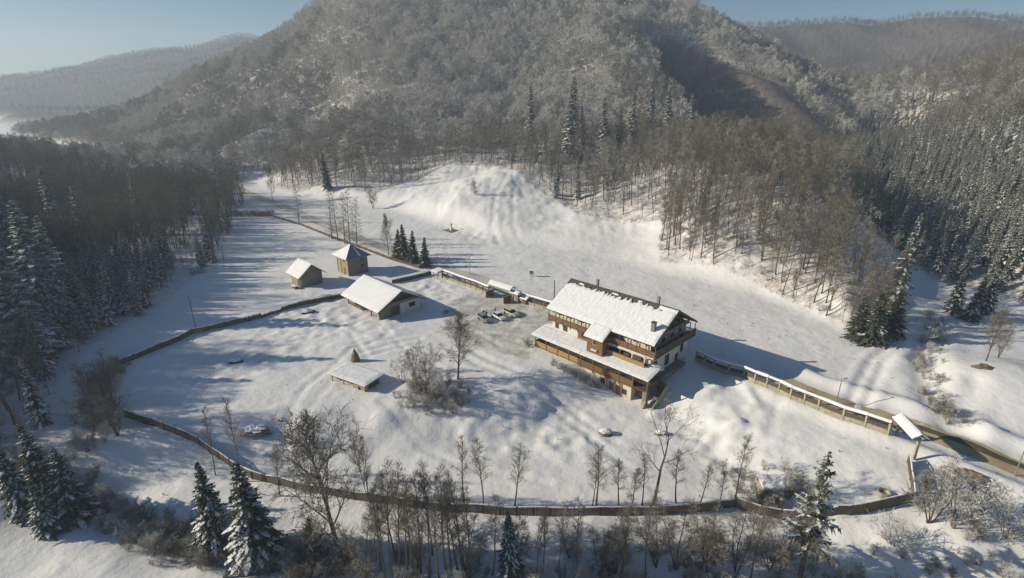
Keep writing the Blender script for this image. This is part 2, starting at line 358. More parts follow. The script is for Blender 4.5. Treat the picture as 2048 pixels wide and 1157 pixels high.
# road: two visible lengths of brown wet track, a sheet just above the snow
def strip(name, pts, width, z, mtl, kind='structure', step=1.5):
    pts = [np.array(p, float) for p in pts]; c = []
    for a, b2 in zip(pts[:-1], pts[1:]):
        k = max(1, int(np.linalg.norm(b2-a)/step))
        c += [a+(b2-a)*i/k for i in range(k)]
    c.append(pts[-1]); c = np.array(c)
    for _ in range(12): c[1:-1] = (c[:-2]+2*c[1:-1]+c[2:])/4
    t = np.gradient(c, axis=0); t /= np.linalg.norm(t, axis=1)[:, None]; nn = np.stack([-t[:, 1], t[:, 0]], -1)
    V = []; F = []
    cols = 5
    for j in range(cols):
        q = c+nn*(j/(cols-1)-.5)*width*(1+.12*np.sin(np.arange(len(c))*.37+j))[:, None]
        zz = hh(q[:, 0], q[:, 1])+z
        V.append(np.column_stack([q, zz]))
    V = np.stack(V, 1).reshape(-1, 3)
    for i in range(len(c)-1):
        for j in range(cols-1):
            a = i*cols+j; F.append((a, a+1, a+cols+1, a+cols))
    o = link(name, mesh_np(name, V, F, mtl, smooth=True)); return tag(o, kind=kind)
mr = mat('road_slush', (.34, .255, .13), .7, (.50, .42, .28), .22, .02, 3, stretch=(1, 1, 1))
mr2 = mat('road_snowy', (.58, .565, .52), .8, (.36, .325, .25), .12, .02, 3)
strip('road', ROAD[:11], 5.0, .07, mr2)
strip('road', ROAD[11:], 4.6, .07, mr)
mrw = mat('road_wet', (.05, .042, .03), .6, (.11, .09, .055), .4, .02, 3)
strip('road', [(a+.5, b2+.5) for a, b2 in ROAD[15:]], 1.3, .085, mrw)

# ------------------------------------------------------------------ trees
class TB:                                # collects tubes and blades
    def __init__(s): s.V = []; s.F = []; s.m = []
    def tube(s, pts, rad, sides, mi=0):
        base = len(s.V); pts = [np.array(p, float) for p in pts]
        for i, p in enumerate(pts):
            t = pts[min(i+1, len(pts)-1)]-pts[max(i-1, 0)]; t = t/(np.linalg.norm(t)+1e-9)
            u = np.cross(t, (0, 0, 1) if abs(t[2]) < .9 else (1, 0, 0)); u /= np.linalg.norm(u); v = np.cross(t, u)
            for k in range(sides):
                a = 2*pi*k/sides; s.V.append(tuple(p+rad[i]*(u*cos(a)+v*sin(a))))
        for i in range(len(pts)-1):
            for k in range(sides):
                a = base+i*sides+k; b = base+i*sides+(k+1) % sides
                s.F.append((a, b, b+sides, a+sides)); s.m.append(mi)
    def blade(s, p, q, wd, mi=0):
        d = np.array(q)-p; u = np.cross(d, (rnd.random()-.5, rnd.random()-.5, rnd.random()-.5)); u /= (np.linalg.norm(u)+1e-9)
        b = len(s.V); s.V += [tuple(p-u*wd/2), tuple(p+u*wd/2), tuple(q)]; s.F.append((b, b+1, b+2)); s.m.append(mi)
    def quad(s, a, b, c, d, mi=0):
        k = len(s.V); s.V += [tuple(a), tuple(b), tuple(c), tuple(d)]; s.F.append((k, k+1, k+2, k+3)); s.m.append(mi)
    def mesh(s, name, mats): return mesh_np(name, s.V, s.F, mats, s.m)
def rotdir(d, ang, az):
    d = np.array(d, float); d /= np.linalg.norm(d)
    u = np.cross(d, (0, 0, 1) if abs(d[2]) < .95 else (1, 0, 0)); u /= np.linalg.norm(u); v = np.cross(d, u)
    return d*cos(ang)+(u*cos(az)+v*sin(az))*sin(ang)
def path(p, d, L, n, wob, up):
    pts = [np.array(p, float)]; d = np.array(d, float)
    for i in range(n):
        d = d+np.array([rnd.gauss(0, wob), rnd.gauss(0, wob), rnd.gauss(0, wob)*.6+up]); d /= np.linalg.norm(d)
        pts.append(pts[-1]+d*L/n)
    return pts
def along(pts, t):
    k = t*(len(pts)-1); i = min(int(k), len(pts)-2); f = k-i
    return pts[i]*(1-f)+pts[i+1]*f, pts[i+1]-pts[i]
def bare(h, r, cs, spread, nl, nb, nt_, nbl, bw, limb_ang=50, stems=1, wob=.05, full=True, prof=None, bl=.9, lean=0.0):
    T = TB(); X = TB()
    for s in range(stems):
        az0 = 2*pi*s/stems+rnd.random(); tilt = lean if stems == 1 else .16+.10*rnd.random()
        hs = h*(1 if s == 0 else .75+.25*rnd.random())
        d0 = np.array([sin(tilt)*cos(az0), sin(tilt)*sin(az0), cos(tilt)])
        tr = path((0, 0, -.4), d0, hs, 7, wob, .03)
        T.tube(tr, [r*(1.25 if i == 0 else 1)*(1-.92*i/7) for i in range(8)], 6 if full else 4)
        for i in range(nl):
            t = cs+(1-cs)*(i+.4*rnd.random())/nl
            p, tg = along(tr, min(t, .99)); q = (t-cs)/(1-cs)
            pr = prof(q) if prof else (.55+.45*sin(pi*min(1, q*1.25+.15)))*(1-.55*q**3)
            L = spread*hs*pr*(.8+.4*rnd.random())
            dd = rotdir(tg, R(limb_ang*(1.1-.45*q)+rnd.gauss(0, 7)), i*2.4+rnd.random())
            lp = path(p, dd, L, 4, .10, .07)
            rl = r*.42*(1-.6*q)
            (T if full else X).tube(lp, [rl*(1-.85*k/4) for k in range(5)], 4 if full else 3)
            for j in range(nb):
                tj = .22+.78*(j+rnd.random()*.6)/nb; pj, tgj = along(lp, min(tj, .99))
                dj = rotdir(tgj, R(rnd.uniform(25, 60)), rnd.random()*6.28)
                Lj = L*.5*(1.1-.6*tj)*(.7+.6*rnd.random())+.25
                bp_ = path(pj, dj, Lj, 2, .13, .06)
                X.tube(bp_, [rl*.38, rl*.22, rl*.06], 3)
                for k in range(nt_):
                    tk = .15+.85*(k+rnd.random())/nt_; pk_, tgk = along(bp_, min(tk, .99))
                    dk = rotdir(tgk, R(rnd.uniform(20, 65)), rnd.random()*6.28)
                    Lk = (.35*Lj+.3)*(.6+.8*rnd.random()); e = pk_+dk*Lk
                    X.blade(pk_, e, bw*1.5)
                    for m_ in range(nbl):
                        f = rnd.random(); s0 = pk_+(e-pk_)*f
                        d3 = rotdir(dk, R(rnd.uniform(20, 60)), rnd.random()*6.28)
                        X.blade(s0, s0+d3*Lk*.7*bl*(.5+rnd.random()), bw)
    return T, X
def spruce(h, rad, nw, nb, nsp, snow, base=.06, lod=False, droop=.35):
    T = TB(); X = TB()
    T.tube([(0, 0, -.4), (0, 0, h*.5), (0, 0, h*.98)], [h*.017, h*.010, h*.002], 5)
    for i in range(nw):
        q0 = (i+.5*rnd.random())/nw
        n = max(4, int(nb*(1-.45*q0)))
        for k in range(n):
            q = min(.99, max(0, q0+rnd.uniform(-.8, .8)/nw)); z = h*(base+(1-base)*q); Rr = rad*(1-q)**.85*(.62+.5*rnd.random())+.10
            az = 2*pi*(k+rnd.random()*.6)/n+i*1.7; L = Rr*(.75+.4*rnd.random())
            dr = droop*(1-.7*q)*(.7+.6*rnd.random()); o = np.array([cos(az), sin(az), 0]); sd = np.array([-sin(az), cos(az), 0])
            pts = []
            for j in range(4):
                t = j/3; pts.append(o*L*t+np.array([0, 0, z+ L*(.18*t - (dr+.25*(1-q))*t*t*1.2 + (.14*t**3))]))
            wd = (.16*L+.10)*(1.2 if lod else 1)
            for j in range(3):
                w0 = wd*(1.0-.25*j); w1 = wd*(1.0-.25*(j+1))*(.5 if j == 2 else 1)
                X.quad(pts[j]-sd*w0, pts[j]+sd*w0-(0, 0, .12*w0), pts[j+1]+sd*w1-(0, 0, .25*w1), pts[j+1]-sd*w1-(0, 0, .2*w1), 0)
            for j in range(nsp):
                t = .18+.8*(j+rnd.random())/nsp; p, _t = along(pts, min(t, .99)); sg = 1 if j % 2 else -1
                ll = (L*.42*(1.1-t)+.16)*(.7+.6*rnd.random())
                e = p+sd*sg*ll*.9+o*ll*.55-np.array([0, 0, ll*(.35+.5*rnd.random())]); X.blade(p, e, .20+.16*ll, 0)
                e2 = p+o*ll*.3*rnd.random()+sd*sg*ll*.2-np.array([0, 0, ll*(.7+.5*rnd.random())]); X.blade(p, e2, .22+.14*ll, 0)
            if rnd.random() < snow:
                up = np.array([0, 0, .045+.03*rnd.random()]); a0 = .2+.25*rnd.random()
                P0 = [along(pts, a0+(.99-a0)*j/3)[0]+up for j in range(4)]
                for j in range(3):
                    if rnd.random() < .15: continue
                    w0 = wd*rnd.uniform(.3, .65)*(1 if j else .5); w1 = wd*rnd.uniform(.2, .6)*(.4 if j == 2 else 1)
                    X.quad(P0[j]-sd*w0, P0[j]+sd*w0, P0[j+1]+sd*w1-(0, 0, .03), P0[j+1]-sd*w1-(0, 0, .03), 1)
                for j in range(3 if lod else 5):
                    t = .25+.7*rnd.random(); p, _t = along(pts, t); sg = rnd.choice((-1, 1)); ll = (L*.36*(1.1-t)+.12)
                    X.blade(p+up, p+up+sd*sg*ll+o*ll*.5-np.array([0, 0, ll*.55]), .10+.10*ll, 1)
    return T, X
def kit(name, TX, mt_, mc_):
    T, X = TX; return (T.mesh(name+'_trunk', mt_), X.mesh(name+'_crown', mc_))
def tree(kitm, name, label, cat, loc, s=1.0, rz=None, group=None):
    t = thing(name, label, cat, loc, rnd.random()*6.28 if rz is None else rz, group); t.rotation_euler[0] = rnd.gauss(0, .035); t.rotation_euler[1] = rnd.gauss(0, .035); t.scale = (s, s, s) if not isinstance(s, tuple) else s
    link('trunk', kitm[0], t); link('crown', kitm[1], t); return t
mb, ml, mtw, mtg = M['bark'], M['bark_light'], M['twig'], M['twig_grey']
K_round = [kit('broad_tree', bare(17, .25, .22, .36, 20, 9, 7, 5, .04, 38, wob=.03), mb, mtg)]
K_wood = [kit('wood_tree', bare(17, .17, .27, .22, 15, 7, 4, 3, .05, 46, prof=lambda q: .6+.4*sin(pi*q)), mb, mtw) for _ in range(4)]
K_wood2 = [kit('wood_tree_frosted', bare(17, .17, .34, .21, 12, 7, 4, 3, .055, 46), mb, M['twig_frost_dim']) for _ in range(3)]
K_slim = [kit('slender_tree', bare(13, .15, .40, .18, 13, 7, 6, 3, .024, 34, wob=.045), ml if _ % 2 else mb, mtg) for _ in range(3)]
K_multi = [kit('many_stemmed_tree', bare(11, .09, .25, .18, 10, 6, 5, 3, .028, 36, stems=4, wob=.06), mb, mtg) for _ in range(2)]
K_shrub = [kit('shrub', bare(3.2, .03, .12, .24, 5, 4, 3, 2, .028, 38, stems=5, wob=.1), ml, mtg),
           kit('shrub_frosted', bare(3.2, .03, .12, .26, 5, 4, 3, 2, .032, 38, stems=5, wob=.1), ml, M['twig_frost'])]
K_thicket = [kit('thicket_tree', bare(7, .07, .15, .24, 8, 6, 4, 3, .038, 46, stems=4, wob=.10), mb, M['twig_frost_dim']), kit('thicket_tree2', bare(7, .07, .15, .24, 8, 6, 4, 3, .038, 46, stems=4, wob=.10), mb, M['twig_frost'])]
_st = rnd.getstate(); rnd.seed(21)
K_crooked = kit('crooked_tree', bare(14, .2, .38, .34, 8, 6, 5, 3, .03, 52, wob=.15, lean=.22), mb, mtg); rnd.setstate(_st)
K_larch = [kit('larch', bare(15, .13, .12, .10, 34, 6, 3, 1, .03, 80, wob=.015, prof=lambda q: 1-.75*q), ml, M['twig_grey']) for _ in range(2)]
K_far = [kit('far_tree', bare(14.5, .17, .30, .36, 13, 7, 5, 2, .12, 62, full=False, prof=lambda q: .55+.5*sin(pi*min(1, q+.15))-.25*q), mb, M['twig_frost_dim']) for _ in range(3)]
K_farf = [kit('far_tree_frosted', bare(14.5, .17, .30, .38, 13, 7, 5, 2, .13, 62, full=False, prof=lambda q: .55+.5*sin(pi*min(1, q+.15))-.25*q), mb, M['twig_frost']) for _ in range(2)]
K_farb = [kit('far_tree_bare', bare(16, .17, .30, .25, 9, 6, 4, 2, .10, 50, full=False), mb, M['twig']) for _ in range(2)]
K_fard = [kit('far_tree_dark', bare(16, .17, .30, .28, 9, 6, 4, 2, .12, 55, full=False), mb, M['twig_dark']) for _ in range(2)]
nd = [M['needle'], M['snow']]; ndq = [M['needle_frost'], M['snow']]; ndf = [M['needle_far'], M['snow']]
K_sp = [kit('snowy_spruce', spruce(15, 3.1, 30, 15, 8, .6), mb, nd) for _ in range(3)]
K_spd = [kit('dark_spruce', spruce(14, 2.4, 26, 13, 7, .15), mb, nd) for _ in range(2)]
K_spl = [kit('slim_spruce', spruce(14, 2.4, 22, 10, 4, .8, lod=True), mb, ndf) for _ in range(4)]
K_spf = [kit('frosted_spruce', spruce(15, 1.75, 30, 11, 5, .95, lod=True), mb, ndq) for _ in range(3)]
K_pine = kit('ragged_pine', spruce(14, 2.4, 13, 3, 8, .8, base=.30, droop=.0), mb, ndf)

def scatter(name, label, cat, pts, kits, group=None):
    # pts rows: x, y, z, scale, rotation, kit index
    cc = D.collections.new(name+'_kinds')
    for i, (a, b_) in enumerate(kits):
        mats = []; V = []; F = []; mi = []
        for me_ in (a, b_):
            off = len(V); V += [tuple(v.co) for v in me_.vertices]
            o_m = len(mats); mats += list(me_.materials)
            F += [tuple(off+k for k in p.vertices) for p in me_.polygons]; mi += [o_m+p.material_index for p in me_.polygons]
        o = D.objects.new('%s_kind_%02d' % (name, i), mesh_np(name+'_kind', V, F, mats, mi)); cc.objects.link(o)
    pts = np.array(pts, float); me_ = D.meshes.new(name)
    me_.vertices.add(len(pts)); me_.vertices.foreach_set('co', pts[:, :3].ravel())
    for nm, ty, c_ in (('scl', 'FLOAT', 3), ('rot', 'FLOAT', 4), ('kid', 'INT', 5)):
        a = me_.attributes.new(nm, ty, 'POINT'); a.data.foreach_set('value', pts[:, c_].astype(int if ty == 'INT' else float))
    for nm in ('tx', 'ty'): me_.attributes.new(nm, 'FLOAT', 'POINT').data.foreach_set('value', NR.normal(0, .05, len(pts)))
    ng = D.node_groups.new(name, 'GeometryNodeTree'); N = ng.nodes; L = ng.links
    ng.interface.new_socket('Geometry', in_out='INPUT', socket_type='NodeSocketGeometry'); ng.interface.new_socket('Geometry', in_out='OUTPUT', socket_type='NodeSocketGeometry')
    gi = N.new('NodeGroupInput'); go = N.new('NodeGroupOutput'); ip = N.new('GeometryNodeInstanceOnPoints'); ci = N.new('GeometryNodeCollectionInfo')
    ci.inputs['Collection'].default_value = cc; ci.inputs['Separate Children'].default_value = True; ci.inputs['Reset Children'].default_value = True
    def na(nm, ty):
        q = N.new('GeometryNodeInputNamedAttribute'); q.data_type = ty; q.inputs['Name'].default_value = nm; return q.outputs['Attribute']
    L.new(gi.outputs[0], ip.inputs['Points']); L.new(ci.outputs[0], ip.inputs['Instance']); ip.inputs['Pick Instance'].default_value = True
    L.new(na('kid', 'INT'), ip.inputs['Instance Index']); cx = N.new('ShaderNodeCombineXYZ'); L.new(na('tx', 'FLOAT'), cx.inputs['X']); L.new(na('ty', 'FLOAT'), cx.inputs['Y']); L.new(na('rot', 'FLOAT'), cx.inputs['Z']); L.new(cx.outputs[0], ip.inputs['Rotation'])
    L.new(na('scl', 'FLOAT'), ip.inputs['Scale']); L.new(ip.outputs[0], go.inputs[0])
    o = link(name, me_); md = o.modifiers.new('trees', 'NODES'); md.node_group = ng
    return tag(o, label, cat, group, 'stuff')

def jgrid(x0, x1, y0, y1, s):
    X, Y = np.meshgrid(np.arange(x0, x1, s), np.arange(y0, y1, s))
    X = X.ravel()+NR.uniform(-.48, .48, X.size)*s; Y = Y.ravel()+NR.uniform(-.48, .48, Y.size)*s
    k = (X < Y*1.04+45) & (X > -Y*1.04-95); return X[k], Y[k]
bares = []; spr = []; mtn = []; frst = []; farw = []           # rows (x, y, z, zone)
x, y = jgrid(-280, 120, 62, 320, 4.0); z = hh(x, y); sp, rt, lf, op, mt = wood_masks(x, y, z)
track = dist_poly(x, y, [flat(180, 900), flat(250, 690), flat(330, 640)])[0]
for i in np.nonzero(sp)[0]:
    if rnd.random() < .07: spr.append((x[i], y[i], z[i], 'spur')); continue
    bares.append((x[i], y[i], z[i], 'spur'))
vn = vnoise(x, y, 25)
cdist, _ = dist_poly(x, y, CHAN)
for i in np.nonzero(lf)[0]:
    if cdist[i] < 3.2: continue
    if vn[i] > -.02 or (x[i] < -100 and 110 < y[i] < 145 and rnd.random() < .6): spr.append((x[i], y[i], z[i], 'left'))
    else: bares.append((x[i], y[i], z[i], 'left'))
x, y = jgrid(100, 470, 90, 470, 4.3); z = hh(x, y); sp, rt, lf, op, mt = wood_masks(x, y, z)
for i in np.nonzero(rt)[0]:
    if z[i] > 24 and rnd.random() < (z[i]-18)/32: mtn.append((x[i], y[i], z[i], 'olive' if rnd.random() < .75 else 'dim'))
    else: spr.append((x[i], y[i], z[i], 'right'))
x, y = jgrid(-560, 330, 178, 720, 5.9); z = hh(x, y); sp, rt, lf, op, mt = wood_masks(x, y, z)
gq = gully(x, y); ln = vnoise(x, y, 30)
for i in np.nonzero(mt)[0]:
    if gq[i] > .45:
        if rnd.random() < .95: mtn.append((x[i], y[i], z[i], 'brown')); 
        continue
    if y[i] < 300 and rnd.random() < .08: continue
    if 225 < y[i] < 300 and -5 < x[i] < 110 and rnd.random() < .30: spr.append((x[i], y[i], z[i], 'mountain')); continue
    if x[i] > 190 and y[i] < 470 and rnd.random() < .3: spr.append((x[i], y[i], z[i], 'mountain')); continue
    if y[i] < 325: bares.append((x[i], y[i], z[i], 'foot'))
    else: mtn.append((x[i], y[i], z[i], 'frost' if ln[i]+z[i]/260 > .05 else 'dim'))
x, y = jgrid(-2000, 1500, 640, 2000, 10.5); z = hh(x, y)
for i in range(len(x)):
    if z[i] > 12 and (y[i] < 1450 or x[i] < 0): farw.append((x[i], y[i], z[i]))
x, y = jgrid(100, 640, 380, 700, 7.5); z = hh(x, y); sp, rt, lf, op, mt = wood_masks(x, y, z)
for i in range(len(x)):
    if rt[i]: continue
    if x[i] > 200 and not mt[i] or x[i] > 330: mtn.append((x[i], y[i], z[i], 'olive'))
def show(x, y, z, pad=0):                # inside the picture
    dp = y*cos(PITCH)+(CAMZ-z)*sin(PITCH); u = x/dp*FPX+1024; v = 578-((z-CAMZ)*cos(PITCH)+y*sin(PITCH))/dp*FPX
    return -pad < u < 2048+pad and v-14/dp*FPX < 1157 and dp > 0
def pick(lst, n):
    ins = [t for t in lst if show(*t[:3])]; out = [t for t in lst if not show(*t[:3])]
    ins.sort(key=lambda t: t[0]**2+t[1]**2)
    return ins[:n], ins[n:]+out
LB = {'spur': ('tall bare brown tree in the wood on the spur behind the guesthouse', 'bare trees on the spur behind the guesthouse'),
      'left': ('bare tree in the shaded wood along the left edge of the meadow', 'bare trees in the shaded wood at the left'),
      'foot': ('bare tree at the foot of the mountain above the snowy slope', 'bare trees at the foot of the mountain')}
N_FG = 60
bi, bo = pick(bares, 300-N_FG)
for x, y, z, zn in bi:
    kk = (K_wood+K_wood2) if zn == 'spur' else K_wood if zn == 'left' else (K_wood+K_wood2)
    near_edge = zn == 'spur' and rnd.random() < .25
    tree(rnd.choice(K_slim if near_edge else kk), 'bare_tree', LB[zn][0], 'tree', (x, y, z), rnd.uniform(.55, 1.18), None, LB[zn][1])
LS = {'spur': ('snow-dusted spruce scattered among the bare trees of the spur behind the guesthouse', 'spruces on the spur behind the guesthouse'), 'right': ('snow-dusted spruce in the dense conifer wood on the right-hand hillside', 'spruces on the right-hand hillside'),
      'left': ('spruce standing among bare trees in the shaded wood at the left', 'spruces in the shaded wood at the left'),
      'mountain': ('snow-laden spruce standing among the bare trees of the mountain foot', 'spruces at the mountain foot')}
si, so = pick(spr, 275)
for x, y, z, zn in si:
    tree(rnd.choice(K_spf if zn in ('mountain', 'spur') else K_spl), 'spruce_tree', LS[zn][0], 'spruce', (x, y, z), rnd.uniform(.55, 1.0)*(1.2 if zn == 'mountain' else 1), None, LS[zn][1])
rows = [(x, y, z, rnd.uniform(.7, 1.1), rnd.random()*6.28, rnd.randrange(len(K_wood)+(0 if zn == 'left' else len(K_wood2)))) for x, y, z, zn in bo]
scatter('bare_woodland', 'mass of bare trees filling the woods on both sides of the valley', 'woodland', rows, K_wood+K_wood2)
rows = [(x, y, z, rnd.uniform(.45, .95), rnd.random()*6.28, rnd.randrange(4)) for x, y, z, zn in so]
scatter('conifer_woodland', 'mass of snowy spruces covering the right-hand hillside', 'woodland', rows, K_spl)
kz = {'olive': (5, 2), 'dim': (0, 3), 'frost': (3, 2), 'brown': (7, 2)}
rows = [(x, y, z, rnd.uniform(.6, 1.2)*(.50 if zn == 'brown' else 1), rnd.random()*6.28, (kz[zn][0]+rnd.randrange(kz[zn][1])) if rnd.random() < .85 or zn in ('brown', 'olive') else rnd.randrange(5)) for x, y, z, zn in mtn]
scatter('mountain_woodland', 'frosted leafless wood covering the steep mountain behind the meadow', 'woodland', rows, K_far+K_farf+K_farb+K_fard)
rows = [(x, y, z, rnd.uniform(.5, .85), rnd.random()*6.28, 3+rnd.randrange(2) if x < -150 else 3+rnd.randrange(2)) for x, y, z in farw]
scatter('distant_woodland', 'dark wood on the farthest ridges', 'woodland', rows, K_far+K_fard)
print('TREES', len(bi), len(bo), len(si), len(so), len(mtn), len(farw))

# ------------------------------------------------------------------ building helpers
class MB:
    def __init__(s): s.V = []; s.F = []
    def box(s, x0, x1, y0, y1, z0, z1):
        b = len(s.V); s.V += [(x, y, z) for z in (z0, z1) for x, y in ((x0, y0), (x1, y0), (x1, y1), (x0, y1))]
        s.F += [tuple(b+i for i in f) for f in ((3,2,1,0),(4,5,6,7),(0,1,5,4),(1,2,6,5),(2,3,7,6),(3,0,4,7))]; return s
    def hexa(s, bot, top):               # two rings of points, same count
        b = len(s.V); n = len(bot); s.V += [tuple(p) for p in bot]+[tuple(p) for p in top]
        s.F.append(tuple(b+i for i in reversed(range(n)))); s.F.append(tuple(b+n+i for i in range(n)))
        for i in range(n): j = (i+1) % n; s.F.append((b+i, b+j, b+n+j, b+n+i))
        return s
    def slab(s, poly, th):               # a sloping plate: polygon pushed straight down
        return s.hexa([(x, y, z-th) for x, y, z in poly], poly)
    def bar(s, a, b, w_, h_=None):
        a = np.array(a, float); b = np.array(b, float); h_ = h_ or w_; d = b-a; d /= np.linalg.norm(d)
        u = np.cross(d, (0, 0, 1) if abs(d[2]) < .95 else (1, 0, 0)); u /= np.linalg.norm(u); v = np.cross(u, d)
        r = lambda p: [tuple(p+u*i*w_/2+v*j*h_/2) for i, j in ((-1,-1),(1,-1),(1,1),(-1,1))]
        return s.hexa(r(a), r(b))
    def cyl(s, p, r, h, n=12, r2=None):
        r2 = r if r2 is None else r2; x, y, z = p
        return s.hexa([(x+r*cos(2*pi*i/n), y+r*sin(2*pi*i/n), z) for i in range(n)], [(x+r2*cos(2*pi*i/n), y+r2*sin(2*pi*i/n), z+h) for i in range(n)])
    def build(s, name, m, parent=None, label=None):
        o = link(name, mesh_np(name, s.V, s.F, m), parent)
        if label: o['label'] = label
        return o
def window(parent, x0, x1, z0, z1, y, face='y', m='plank', glass='glass'):
    # a framed window on a wall whose outside is -y (face y) or +x (face x)
    f = MB(); t = .09
    def bx(a0, a1, c0, c1, o0, o1):
        f.box(a0, a1, y-o1, y-o0, c0, c1) if face == 'y' else f.box(y+o0, y+o1, a0, a1, c0, c1)
    bx(x0-t, x1+t, z0-t, z0, .01, .08); bx(x0-t, x1+t, z1, z1+t, .01, .08); bx(x0-t, x0, z0, z1, .01, .08); bx(x1, x1+t, z0, z1, .01, .08)
    bx((x0+x1)/2-.03, (x0+x1)/2+.03, z0, z1, .012, .06)
    o = f.build('window', M[m], parent)
    g_ = MB()
    if face == 'y': g_.box(x0, x1, y-.03, y-.004, z0, z1)
    else: g_.box(y+.004, y+.03, x0, x1, z0, z1)
    g_.build('pane', M[glass], o); return o
def snow_sheet(a, b, c, d, th, nu=14, nv=8, rag=0.0, name='snow', parent=None, lump=.07, seed=0):
    # a bed of snow over the quad a(front left) b(front right) c(back right) d(back left); ragged along the back edge
    a, b, c, d = [np.array(p, float) for p in (a, b, c, d)]; V = []; F = []; rr = np.random.RandomState(seed+5)
    cut = rr.rand(nu+1)*rag
    for i in range(1, nu): cut[i] = .45*cut[i]+.55*rr.rand()*rag
    for lay in (1, 0):
        for j in range(nv+1):
            for i in range(nu+1):
                u, v = i/nu, j/nv*(1-cut[i]); p = (a*(1-u)+b*u)*(1-v)+(d*(1-u)+c*u)*v
                e = min(i, nu-i, j, nv-j)
                z = p[2]+(th*(1 if e > 0 else .62)+(rr.rand()-.5)*lump if lay else .004)
                jx = (rr.rand(2)-.5)*(.10 if e == 0 and lay else 0)
                V.append((p[0]+jx[0], p[1]+jx[1], z))
    m_ = (nu+1)*(nv+1); q = lambda i, j, l: (0 if l else m_)+j*(nu+1)+i
    for j in range(nv):
        for i in range(nu):
            F.append((q(i, j, 1), q(i+1, j, 1), q(i+1, j+1, 1), q(i, j+1, 1))); F.append((q(i, j, 0), q(i, j+1, 0), q(i+1, j+1, 0), q(i+1, j, 0)))
    for i in range(nu): F.append((q(i, 0, 0), q(i+1, 0, 0), q(i+1, 0, 1), q(i, 0, 1))); F.append((q(i+1, nv, 0), q(i, nv, 0), q(i, nv, 1), q(i+1, nv, 1)))
    for j in range(nv): F.append((q(0, j+1, 0), q(0, j, 0), q(0, j, 1), q(0, j+1, 1))); F.append((q(nu, j, 0), q(nu, j+1, 0), q(nu, j+1, 1), q(nu, j, 1)))
    return link(name, mesh_np(name, V, F, M['snow'], smooth=False), parent)

# ------------------------------------------------------------------ the guesthouse
L_, W_ = 23.4, 13.8
gh = thing('guesthouse', 'large three storey timber and plaster guesthouse with long snow covered roof, balconies and veranda', 'guesthouse', (8.5, 103.8, 0), -pi/4)
zE = lambda y: 7.95+.577*(min(y, W_-y)+.9)       # roof board surface
# walls
MB().box(0, L_, 0, W_, -4.2, .25).build('basement_wall', M['stone'], gh)
wl = MB().box(0, L_, 0, W_, .26, 5.6).build('wall', M['plaster_white'], gh)
aw = MB().box(.5, L_-.5, .5, W_-.5, 5.62, 8.2).build('attic_wall', M['plaster'], gh)
for (x0, x1) in ((1.0, 1.9), (3.6, 4.5), (6.6, 7.6), (16.6, 17.4), (19.3, 20.2), (21.8, 22.4)): window(aw, x0, x1, 6.9, 7.75, .5)
gb = MB()
for x in (.5, L_-.6): gb.hexa([(x, .4, 8.0), (x+.1, .4, 8.0), (x+.1, W_-.4, 8.0), (x, W_-.4, 8.0)], [(x, W_/2-.05, zE(W_/2)-.35), (x+.1, W_/2-.05, zE(W_/2)-.35), (x+.1, W_/2+.05, zE(W_/2)-.35), (x, W_/2+.05, zE(W_/2)-.35)])
gbo = gb.build('gable', M['plank_dark'], gh)
for y0, y1 in ((3.9, 4.9), (6.3, 7.5), (8.8, 9.8)): window(gbo, y0, y1, 8.6, 9.7, L_-.5, 'x', 'plank_dark')
MB().box(.51, L_-.49, .36, W_-.36, 5.55, 5.61).build('attic_floor', M['plank_dark'], gh)
for y0, y1 in ((1.6, 2.6), (4.4, 5.4), (7.6, 8.5), (10.6, 11.5)): window(aw, y0, y1, 6.5, 7.6, L_-.5, 'x', 'plank')
# roof boards, one plate each side
rf = MB()
ov = 1.0
rf.slab([(-ov, -.9, zE(-.9)), (L_+ov, -.9, zE(-.9)), (L_+ov, W_/2, zE(W_/2)), (-ov, W_/2, zE(W_/2))], .16)
rf.slab([(-ov, W_/2+.003, zE(W_/2)), (L_+ov, W_/2+.003, zE(W_/2)), (L_+ov, W_+.9, zE(-.9)), (-ov, W_+.9, zE(-.9))], .16)
rfo = rf.build('roof', M['tile'], gh)
by = MB()
for x in (-ov-.07, L_+ov+.005):
    for s in (0, 1):
        ya, yb = (-.95, W_/2) if s == 0 else (W_+.95, W_/2)
        by.bar((x+.03, ya, zE(-.9)-.12), (x+.03, yb, zE(W_/2)-.1), .06, .34)
by.build('bargeboard', M['plank_dark'], rfo)
MB().bar((-ov-.1, W_/2, zE(W_/2)+.07), (L_+ov+.1, W_/2, zE(W_/2)+.07), .34, .16).build('ridge_cap', M['tile'], rfo)
snow_sheet((-ov+.05, -.95, zE(-.9)), (L_+ov-.05, -.95, zE(-.9)), (L_+ov-.05, W_/2-.38, zE(W_/2-.38)), (-ov+.05, W_/2-.38, zE(W_/2-.38)), .34, 70, 12, .17, 'roof_snow', rfo, seed=3)
for i, (xa, xb, ya, yb) in enumerate([(1.6, 2.9, .62, .22), (9.9, 11.4, .6, .22), (16.0, 16.9, .58, .24)]):
    o = snow_sheet((xa, W_/2-ya, zE(W_/2-ya)), (xb, W_/2-ya, zE(W_/2-ya)), (xb, W_/2-yb, zE(W_/2-yb)), (xa, W_/2-yb, zE(W_/2-yb)), .17, 14, 3, .7, 'snow_patch', rfo, .06, 40+i)
snow_sheet((20.6, W_/2-.85, zE(W_/2-.85)), (L_+ov-.05, W_/2-.85, zE(W_/2-.85)), (L_+ov-.05, W_/2-.15, zE(W_/2-.15)), (20.6, W_/2-.15, zE(W_/2-.15)), .30, 8, 3, .1, 'snow_patch', rfo, .05, 61)
